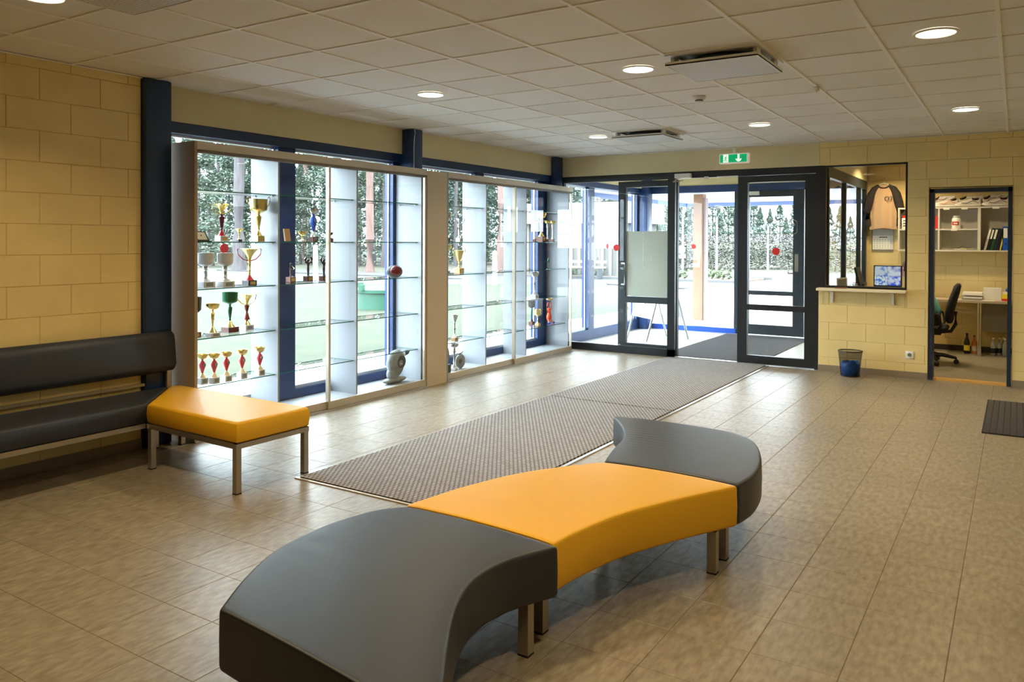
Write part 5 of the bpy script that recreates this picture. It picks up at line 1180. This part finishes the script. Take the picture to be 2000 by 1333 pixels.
skel(['pelvis', 'belly', 'chest', 'neck0', 'neck1', 'shl', 'ell', 'wrl', 'shr', 'elr', 'wrr', 'hpl', 'knl', 'anl', 'tol', 'hpr', 'knr', 'anr', 'tor'],
     [('pelvis', 'belly'), ('belly', 'chest'), ('chest', 'neck0'), ('neck0', 'neck1'), ('chest', 'shl'), ('shl', 'ell'), ('ell', 'wrl'), ('chest', 'shr'), ('shr', 'elr'), ('elr', 'wrr'), ('pelvis', 'hpl'), ('hpl', 'knl'), ('knl', 'anl'), ('anl', 'tol'), ('pelvis', 'hpr'), ('hpr', 'knr'), ('knr', 'anr'), ('anr', 'tor')],
     [0.12, 0.11, 0.11, 0.05, 0.048, 0.055, 0.042, 0.027, 0.055, 0.042, 0.027, 0.075, 0.055, 0.035, 0.03, 0.075, 0.055, 0.035, 0.03], 'body', SKIN, pe, 'pelvis')
skel(['pelvis', 'belly', 'chest', 'neck0', 'shl', 'ell', 'wrl', 'shr', 'elr', 'wrr'], [('pelvis', 'belly'), ('belly', 'chest'), ('chest', 'neck0'), ('chest', 'shl'), ('shl', 'ell'), ('ell', 'wrl'), ('chest', 'shr'), ('shr', 'elr'), ('elr', 'wrr')],
     [(0.14, 0.15), (0.135, 0.14), (0.13, 0.135), 0.062, 0.07, 0.056, 0.038, 0.07, 0.056, 0.038], 'teal_top', TEAL, pe, 'pelvis')
J2 = dict(J); skel(['pelvis', 'hpl', 'knl', 'anl', 'hpr', 'knr', 'anr'], [('pelvis', 'hpl'), ('hpl', 'knl'), ('knl', 'anl'), ('pelvis', 'hpr'), ('hpr', 'knr'), ('knr', 'anr')], [0.13, 0.088, 0.068, 0.05, 0.088, 0.068, 0.05], 'trousers', TRO, pe, 'pelvis')
for s_ in (-1, 1):
    MB().loft([[(x_, s_ * 0.115 + w_ * math.cos(a), z0_ + h_ * (0.5 + 0.5 * math.sin(a))) for a in [2 * math.pi * i / 12 for i in range(12)]] for x_, w_, z0_, h_ in ((-0.345, 0.03, 0.0, 0.08), (-0.38, 0.042, 0.0, 0.10), (-0.46, 0.044, 0.0, 0.075), (-0.56, 0.046, 0.0, 0.055), (-0.615, 0.025, 0.005, 0.035))]).build('shoe', M_BLKPL, pe, 60)
    hx, hy_, hz = -0.40, s_ * 0.125, 0.755
    pts = [(-0.345, s_ * 0.133, 0.738), (-0.385, s_ * 0.128, 0.742), (-0.43, s_ * 0.122, 0.745)]; ed = [(0, 1), (1, 2)]; rd_ = [(0.024, 0.017), (0.036, 0.015), (0.036, 0.013)]
    for k, (dy, ln) in enumerate(((-0.028, 0.058), (-0.010, 0.068), (0.009, 0.064), (0.027, 0.05))):
        b0 = len(pts); y0_ = s_ * 0.122 + dy; pts += [(-0.435, y0_, 0.748), (-0.435 - ln * 0.55, y0_ + dy * 0.15, 0.752), (-0.435 - ln, y0_ + dy * 0.2, 0.738)]; ed += [(2, b0), (b0, b0 + 1), (b0 + 1, b0 + 2)]; rd_ += [0.0085, 0.008, 0.007]
    b0 = len(pts); pts += [(-0.385, s_ * 0.128 - s_ * 0.036, 0.742), (-0.42, s_ * 0.128 - s_ * 0.056, 0.738)]; ed += [(1, b0), (b0, b0 + 1)]; rd_ += [0.011, 0.009]
    skin_obj('hand', pts, ed, rd_, SKIN, pe, 0, 2)
HC = Vector((-0.20, 0, 1.16))
hd = MB().ball((0, 0, 0), 0.098, 0.075, 0.118, 24, 18)
for i, v in enumerate(hd.v):
    x, y, z = v
    if z < -0.02: k = 1 - 0.35 * min(1, (-0.02 - z) / 0.10); y *= k; x = x * (k if x > 0 else 1 - 0.12 * min(1, (-z) / 0.1))
    if x < -0.07 and -0.02 < z < 0.03: x += 0.006
    hd.v[i] = tuple(Vector((x, y, z)) + HC)
ho = hd.build('head', SKIN, pe, 80)
MB().loft([[(HC.x - 0.085 - d, w * math.cos(a), HC.z + zz + w * 0.6 * math.sin(a)) for a in [2 * math.pi * i / 8 for i in range(8)]] for d, w, zz in ((0.0, 0.012, 0.012), (0.012, 0.012, -0.01), (0.024, 0.014, -0.026), (0.016, 0.012, -0.036))]).build('nose', SKIN, ho, 70)
MB().ball((HC.x - 0.086, 0, HC.z - 0.062), 0.010, 0.022, 0.007).build('mouth', mat('lips', (176, 92, 88), 0.5), ho, 70)
for s_ in (-1, 1):
    MB().ball((HC.x - 0.083, s_ * 0.031, HC.z + 0.004), 0.010, 0.013, 0.009).build('eye', M_WHITE, ho, 70); MB().ball((HC.x - 0.0925, s_ * 0.031, HC.z + 0.004), 0.003, 0.006, 0.006).build('iris', mat('iris_brown', (64, 44, 32), 0.3), ho, 70)
    MB().ball((HC.x + 0.008, s_ * 0.074, HC.z - 0.008), 0.018, 0.009, 0.03).build('ear', SKIN, ho, 70)
gl_ = MB()
for s_ in (-1, 1):
    gl_.tube([(HC.x - 0.102, s_ * 0.032 + 0.026 * math.cos(a), HC.z + 0.002 + 0.018 * math.sin(a)) for a in [2 * math.pi * k / 14 for k in range(15)]], 0.0028, 6)
    gl_.tube([(HC.x - 0.10, s_ * 0.058, HC.z + 0.008), (HC.x - 0.05, s_ * 0.078, HC.z + 0.008), (HC.x + 0.02, s_ * 0.083, HC.z + 0.006)], 0.0025, 6)
gl_.tube([(HC.x - 0.102, -0.008, HC.z + 0.004), (HC.x - 0.106, 0, HC.z + 0.008), (HC.x - 0.102, 0.008, HC.z + 0.004)], 0.0025, 6)
gl_.build('glasses', M_BLKPL, pe, 60)
hr = MB().ball((0.018, 0, 0.03), 0.108, 0.092, 0.112, 24, 18)
keep = [f for f in hr.f if not all((hr.v[i][0] < -0.052 and hr.v[i][2] < 0.066) or hr.v[i][2] < -0.075 for i in f)]
hr.f = keep; hr.mi = [0] * len(keep); hr.v = [tuple(Vector(v) * (1 + 0.05 * mnoise.noise(Vector(v) * 45)) + HC) for v in hr.v]
hr.build('hair', HAIR, pe, 80)

# ================================================================== OUTSIDE
M_LAWN = mat('lawn_grass', (38, 47, 26), 0.95, rgb2=(51, 54, 34), var=0.2, scale=1.6, bump=0.6, bscale=14)
M_FOREST = mat('forest_floor', (80, 75, 62), 0.95, rgb2=(66, 69, 52), var=0.2, scale=0.5)
def paver_mat():
    m = bpy.data.materials.new('light_pavers'); m.use_nodes = True; nt = m.node_tree; b = nt.nodes['Principled BSDF']; b.inputs['Roughness'].default_value = 0.8
    g = nt.nodes.new('ShaderNodeNewGeometry'); br = nt.nodes.new('ShaderNodeTexBrick'); br.inputs['Scale'].default_value = 1; br.inputs['Brick Width'].default_value = 0.2; br.inputs['Row Height'].default_value = 0.1; br.inputs['Mortar Size'].default_value = 0.005
    br.inputs['Color1'].default_value = (*lin((190, 188, 186)), 1); br.inputs['Color2'].default_value = (*lin((178, 175, 174)), 1); br.inputs['Mortar'].default_value = (*lin((126, 122, 121)), 1)
    nt.links.new(g.outputs['Position'], br.inputs['Vector']); nt.links.new(br.outputs['Color'], b.inputs['Base Color']); return m
M_PAVE = paver_mat()
M_ASPH = mat('asphalt', (68, 68, 72), 0.9, var=0.1, scale=3); M_KERB = mat('kerb_concrete', (86, 85, 85), 0.8)
def ground(name, mb, m, label, cat='ground'):
    o = mb.build(name, m); tag(o, label, cat, kind='structure'); return o
ground('forest_ground', MB().box(-140, 120, 3, 160, -0.3, -0.09).box(-140, -18, -40, 3, -0.3, -0.09), M_FOREST, 'pale forest floor under the pines')
ground('lawn', MB().prism([(-2.0, -20), (-2.0, 16.5), (-4.2, 20.5), (-7.4, 26.3), (-14.2, 20.5), (-18, 9), (-19, -20)], -0.1, -0.03), M_LAWN, 'green lawn outside the trophy windows', 'lawn')
ground('garden_path', MB().prism([(-7.4, 26.3), (-14.2, 20.5), (-18, 9), (-19, -20), (-22, -20), (-21.5, 9), (-17.4, 22.5), (-9.0, 30.0)], -0.1, -0.04), M_ASPH, 'grey asphalt path beyond the lawn', 'path')
ground('paving', MB().box(-2.0, -0.3, -20, 13.1, -0.1, -0.02).prism([(-2.0, 13.1), (12, 13.1), (12, 25.2), (-3.6, 25.2), (-4.2, 20.5), (-2.0, 16.5)], -0.1, -0.02), M_PAVE, 'light block paving along the building and forecourt', 'paving')
ground('asphalt_road', MB().prism([(-3.6, 25.2), (40, 25.2), (40, 42), (-4.5, 42), (-3.2, 33), (-3.45, 29.4), (-30, 29.4), (-30, 26.5), (-7.4, 26.3)], -0.1, -0.035), M_ASPH, 'grey asphalt road beyond the forecourt', 'road')
ki = thing('kerb_island', 'low planted kerb island between road and parking', 'kerb', (-8, 31.5, 0))
bx('kerb', M_KERB, ki, -12, 4.6, -2.1, -1.9, -0.1, 0.06); bx('kerb', M_KERB, ki, -12, 4.9, 1.4, 1.6, -0.1, 0.06); bx('soil', mat('bare_soil', (100, 84, 74), 0.95, var=0.2, scale=2), ki, -12, 4.6, -1.9, 1.4, -0.1, 0.03)
# building facade outside
tag(MB().box(-0.35, -0.25, YB - 0.3, 3.42, -0.1, 3.4).build('wall_outside', M_CREAMS), 'outer face of the building wall', 'wall', kind='structure')
cn = thing('entrance_canopy', 'white soffit canopy over the outer entrance', 'canopy', (2.0, 15.3, 2.45))
bx('soffit', mat('soffit_white', (214, 210, 216), 0.6), cn, -3.4, 4.6, -2.2, 3.1, 0.0, 0.16); bx('fascia', mat('fascia_blue', (120, 142, 190), 0.5), cn, -3.45, 4.6, 3.1, 3.2, -0.09, 0.25); bx('fascia', mat('fascia_blue', (120, 142, 190)), cn, -3.5, -3.4, -2.2, 3.2, -0.09, 0.25)
M_PEACH = mat('peach_render', (168, 130, 104), 0.7)
for x, y, lb in ((0.105, 15.12, 'peach rendered canopy column with a pale right edge'), (4.4, 15.12, 'peach rendered canopy column outside the picture')):
    t = thing('canopy_column', lb, 'column', (x, y, 0), group='canopy columns'); bx('shaft', M_PEACH, t, -0.115, 0.075, -0.1, 0.1, -0.03, 2.45); bx('edge_trim', mat('pale_trim', (160, 146, 140), 0.6), t, 0.075, 0.125, -0.08, 0.08, -0.03, 2.38)
# far pavilion
pv = thing('pavilion', 'grey slatted pavilion with white fascia beyond the lawn', 'building', (-11.2, 31.5, 0))
bx('wall', mat('pavilion_grey', (92, 90, 88), 0.8), pv, -2.6, 2.6, -0.5, 2.5, -0.1, 2.5); bx('fascia', mat('pavilion_white', (160, 160, 160), 0.6), pv, -2.9, 2.9, -0.9, 2.7, 2.3, 3.2)
for k in range(14): bx('slat', mat('pavilion_slat', (108, 105, 102), 0.8), pv, -2.5 + k * 0.38, -2.36 + k * 0.38, -0.58, -0.5, 0, 2.3)
gb = thing('garden_bench', 'wooden garden bench in front of the pavilion', 'bench', (-9.7, 29.0, 0)); bx('seat', M_WOODL, gb, -0.9, 0.9, -0.2, 0.2, 0.42, 0.48); bx('backrest', M_WOODL, gb, -0.9, 0.9, 0.2, 0.25, 0.62, 0.72)
for x in (-0.7, 0.7): bx('leg', M_DGREY, gb, x - 0.03, x + 0.03, -0.18, 0.22, -0.09, 0.42)
# bollard lights
def bollard(x, y, h, label):
    t = thing('bollard_light', label, 'bollard', (x, y, -0.04), group='white bollard lights')
    MB().lathe([(0.09, 0), (0.085, 0.01), (0.085, h * 0.72)], 20).build('post', M_WHITE, t, 50); MB().lathe([(0.08, h * 0.72), (0.08, h * 0.90)], 20).build('lens', mat('bollard_lens', (190, 200, 214), 0.3), t, 50); MB().lathe([(0.088, h * 0.9), (0.08, h * 0.95), (0.05, h * 0.99), (0.005, h)], 20).build('cap', M_WHITE, t, 50)
bollard(-15.7, 19.9, 1.40, 'white bollard light seen past the bronze figure trophies'); bollard(-10.0, 22.84, 1.22, 'white bollard light seen through the far cabinet')
# green tank lid
gt = thing('green_tank_cover', 'round green plastic tank cover on the lawn', 'tank cover', (-6.95, 13.70, -0.03)); GT = mat('tank_green', (20, 76, 58), 0.5)
MB().lathe([(0.62, 0), (0.60, 0.36), (0.66, 0.37), (0.66, 0.44), (0.4, 0.50), (0.02, 0.52)], 28).build('cover', GT, gt, 40)
for k in range(4): bx('lug', GT, gt, 0.68 * math.cos(k * 1.57) - 0.05, 0.68 * math.cos(k * 1.57) + 0.05, 0.68 * math.sin(k * 1.57) - 0.05, 0.68 * math.sin(k * 1.57) + 0.05, 0.43, 0.56)
# lamp posts and sign
def lamp_post(x, y, h, label):
    t = thing('street_lamp', label, 'street lamp', (x, y, -0.05), group='white street lamps'); LPM = mat('lamp_post_white', (128, 132, 142), 0.5)
    MB().lathe([(0.09, 0), (0.06, 0.1), (0.045, h * 0.86)], 12).build('pole', LPM, t, 50)
    hb_ = MB()
    for k in range(3): a = R(120 * k + 20); hb_.rod((0, 0, h * 0.85), (0.26 * math.cos(a), 0.26 * math.sin(a), h), 0.012)
    hb_.build('head_arms', LPM, t); MB().lathe([(0.30, h), (0.30, h + 0.012), (0.28, h + 0.02)], 20).build('head_disc', LPM, t, 50); return t
lamp_post(-7.0, 33.1, 3.15, 'white street lamp carrying round road signs'); lamp_post(-6.3, 35.6, 3.1, 'white street lamp right of the peach column'); lamp_post(-5.4, 41.0, 2.65, 'white street lamp seen through the closed entrance leaf')
sg = thing('road_sign', 'round white road sign with a small plate on the lamp post', 'road sign', (-7.0, 32.95, 0.75))
MB().lathe([(0.18, -0.01), (0.18, 0.01)], 24, (0, 0, 0.42), True, Matrix.Rotation(R(90), 3, 'X')).build('disc', M_WHITE, sg, 40); bx('plate', M_WHITE, sg, -0.19, 0.19, -0.01, 0.01, 0.06, 0.2); bx('clamp', M_PLATS, sg, -0.02, 0.02, 0.0, 0.1, 0.1, 0.5)

# trees
M_BARK = mat('pine_bark_grey', (92, 87, 90), 0.95, rgb2=(70, 65, 66), var=0.2, scale=5, stretch=(1, 1, 0.2), bump=0.5, bscale=20)
M_BARKR = mat('pine_bark_red', (122, 96, 90), 0.95, rgb2=(96, 76, 70), var=0.2, scale=5, stretch=(1, 1, 0.2), bump=0.5, bscale=20)
def leaf_mat(n_, c): return mat(n_, c, 0.8, var=0.25, scale=0.9)
M_NEED = leaf_mat('pine_needles', (96, 110, 96)); M_NEED2 = leaf_mat('spruce_needles', (80, 98, 86)); M_BUSH = leaf_mat('shrub_leaves', (80, 84, 66)); M_TWIG = leaf_mat('bare_twigs', (88, 80, 78))
def leaves(pts, size, rnd, up_bias=0.0):
    mb = MB()
    for p in pts:
        a = rnd.uniform(0, 6.28); b = rnd.uniform(-1, 1); d = Vector((math.cos(a), math.sin(a), b * 0.6)).normalized(); s_ = d.cross(Vector((rnd.uniform(-1, 1), rnd.uniform(-1, 1), 1))).normalized()
        L_ = size * rnd.uniform(0.6, 1.3); w = L_ * 0.32; p = Vector(p)
        mb.quad(p - d * L_ * .5, p + s_ * w, p + d * L_ * .5, p - s_ * w)
    return mb
def raw_mesh(mb, name, m):
    me = bpy.data.meshes.new(name); me.from_pydata(mb.v, [], mb.f); me.materials.append(m); return me
rnd = random.Random(3)
def spruce_mesh(h, r, n, m, name):
    pts = []
    for k in range(n):
        t = rnd.random() ** 0.8; z = h * (0.06 + 0.94 * t); rr_ = r * (1 - t) ** 0.8 * (0.55 + 0.45 * abs(math.sin(z * 3.1))); a = rnd.uniform(0, 6.28); q_ = math.sqrt(rnd.uniform(0.25, 1)); pts.append((rr_ * q_ * math.cos(a), rr_ * q_ * math.sin(a), z - 0.25 * rr_ * q_))
    return raw_mesh(leaves(pts, 0.19, rnd), name, m)
def pine_mesh(z0, z1, r, n, m, name):
    cl = []
    for k in range(26): a = rnd.uniform(0, 6.28); q_ = math.sqrt(rnd.random()); t = rnd.random(); rr_ = r * (0.5 + 0.5 * math.sin(t * 3.0)); cl.append((rr_ * q_ * math.cos(a), rr_ * q_ * math.sin(a), z0 + (z1 - z0) * t))
    pts = []
    for k in range(n): c = rnd.choice(cl); pts.append((c[0] + rnd.gauss(0, 0.45), c[1] + rnd.gauss(0, 0.45), c[2] + rnd.gauss(0, 0.28)))
    return raw_mesh(leaves(pts, 0.18, rnd), name, m)
def bush_mesh(h, r, n, m, size, name):
    pts = [(r * math.sqrt(rnd.random()) * math.cos(a), r * math.sqrt(rnd.random()) * math.sin(a), h * rnd.random() ** 0.8) for a in [rnd.uniform(0, 6.28) for _ in range(n)]]
    return raw_mesh(leaves(pts, size, rnd), name, m)
SPR = [spruce_mesh(9, 2.3, 9000, M_NEED2, 'crown'), spruce_mesh(8, 2.0, 7500, M_NEED, 'crown')]
PIN = [pine_mesh(4.0, 14, 2.7, 7000, M_NEED, 'crown'), pine_mesh(6.5, 15, 2.4, 6000, M_NEED2, 'crown')]
def trunk_mesh(h, r, m, name='trunk'):
    mb = MB(); pts = [(0.05 * math.sin(z * 0.7 + r * 20) * z / 6, 0.04 * math.cos(z * 0.5) * z / 6, z) for z in [h * k / 9 for k in range(10)]]
    mb.tube(pts, [r * (1.25 if k == 0 else 1) * (1 - 0.06 * k) for k in range(10)], 10); me = mb.mesh(name, 60); me.materials.append(m); return me
TR = {}
def pine(x, y, r, red, crown, label):
    t = thing('pine_tree', label, 'tree', (x, y, -0.1), rnd.uniform(0, 6.28), group='pines beyond the lawn'); key = (round(r, 2), red)
    if key not in TR: TR[key] = trunk_mesh(15, r, M_BARKR if red else M_BARK)
    link('trunk', TR[key], t); link('crown', PIN[crown], t); return t
PINES = ((-36.6, 31.0, 0.22, 0, 1, 'slim grey pine at far left beyond the lawn'), (-43.9, 37.0, 0.17, 0, 0, 'thin distant pine behind the goblets'), (-28.6, 26.8, 0.32, 0, 1, 'thickest grey pine trunk behind the gold cups'),
    (-44.8, 40.1, 0.2, 0, 0, 'distant pine just right of the thickest trunk'), (-39.2, 41.0, 0.23, 1, 0, 'reddish pine behind the blue stemmed cup'), (-47.6, 49.3, 0.16, 0, 0, 'very thin distant pine beside the reddish one'),
    (-24.0, 30.4, 0.19, 0, 1, 'grey pine just left of the white divider'), (-29.6, 36.6, 0.16, 0, 0, 'grey pine hidden partly by the white divider'), (-26.5, 35.5, 0.12, 0, 1, 'dark slim pine left of the stone egg'), (-26.9, 36.4, 0.11, 0, 0, 'dark slim pine close behind its twin, left of the egg'),
    (-21.2, 28.6, 0.22, 1, 1, 'pink barked pine in the middle window strip'), (-42.2, 54.2, 0.14, 0, 0, 'thin pine above the stone egg'), (-24.9, 40.5, 0.13, 0, 1, 'thin pine behind the silver handled cup'), (-30.3, 48.7, 0.12, 0, 0, 'thin far pine behind the ribbed gold cup'),
    (-14.6, 30.1, 0.16, 1, 1, 'pink barked pine beside the second bollard'), (-25.8, 47.1, 0.16, 0, 0, 'grey pine right of the second bollard'), (-21.1, 43.6, 0.23, 0, 0, 'grey pine behind the slim white stemmed cups'), (-29.8, 65.4, 0.19, 0, 0, 'distant pine left of the pavilion'),
    (-21.3, 50.8, 0.17, 0, 1, 'grey pine above the pavilion roof'), (-17.7, 46.4, 0.13, 1, 1, 'reddish pine right of the pavilion'))
for a in PINES: pine(*a)
def spruce(x, y, s_, k, label, group):
    t = thing('conifer_tree', label, 'tree', (x, y, -0.1), rnd.uniform(0, 6.28), group=group); t.scale = (s_, s_, s_)
    key = ('s', 0)
    if key not in TR: TR[key] = trunk_mesh(7.5, 0.12, M_BARK)
    link('trunk', TR[key], t); link('crown', SPR[k], t)
for k in range(34):
    th = R(118.5 + 28 * ((k * 0.618) % 1)); r_ = 50 + 26 * ((k * 0.414) % 1)
    spruce(5.4 + r_ * math.cos(th), r_ * math.sin(th), rnd.uniform(0.8, 1.35), k % 2, 'conifer in the dense forest belt beyond the lawn', 'conifers of the forest belt')
for k in range(34):
    f = (k * 0.618) % 1; th = R(99.5 + 19 * f); r_ = 56 + 26 * ((k * 0.414) % 1)
    spruce(5.4 + r_ * math.cos(th), r_ * math.sin(th), (0.42 + 0.36 * f) * rnd.uniform(0.8, 1.2) * r_ / 60, k % 2, 'conifer in the tree line beyond the road', 'conifers beyond the road')
BU = [bush_mesh(2.0, 2.6, 1600, M_TWIG, 0.13, 'foliage'), bush_mesh(1.6, 2.2, 1200, M_BUSH, 0.14, 'foliage')]
for k in range(16):
    f = (k * 0.618) % 1; th = R(100 + 17 * f); r_ = 46 + 6 * ((k * 0.37) % 1)
    o = link('shrub', BU[0 if k % 3 else 1], None, (5.4 + r_ * math.cos(th), r_ * math.sin(th), -0.1)); tag(o, 'bare brownish shrub in front of the tree line' if k % 3 else 'pale green shrub in front of the tree line', 'shrub', 'shrubs beyond the road')
SB = bush_mesh(0.38, 0.35, 160, leaf_mat('low_shrub_green', (78, 92, 60)), 0.12, 'foliage')
for k in range(12):
    o = link('low_shrub', SB, None, (-11 + k * 0.62 + rnd.uniform(-0.2, 0.2), 31.5 + rnd.uniform(-1.2, 1.0), 0.02)); tag(o, 'small green shrub planted in the kerb island', 'shrub', 'low shrubs of the kerb island')

# small glowing faces (lamp discs, screens, exit sign) need no light sampling of their own
for m in bpy.data.materials: m.cycles.emission_sampling = 'NONE'
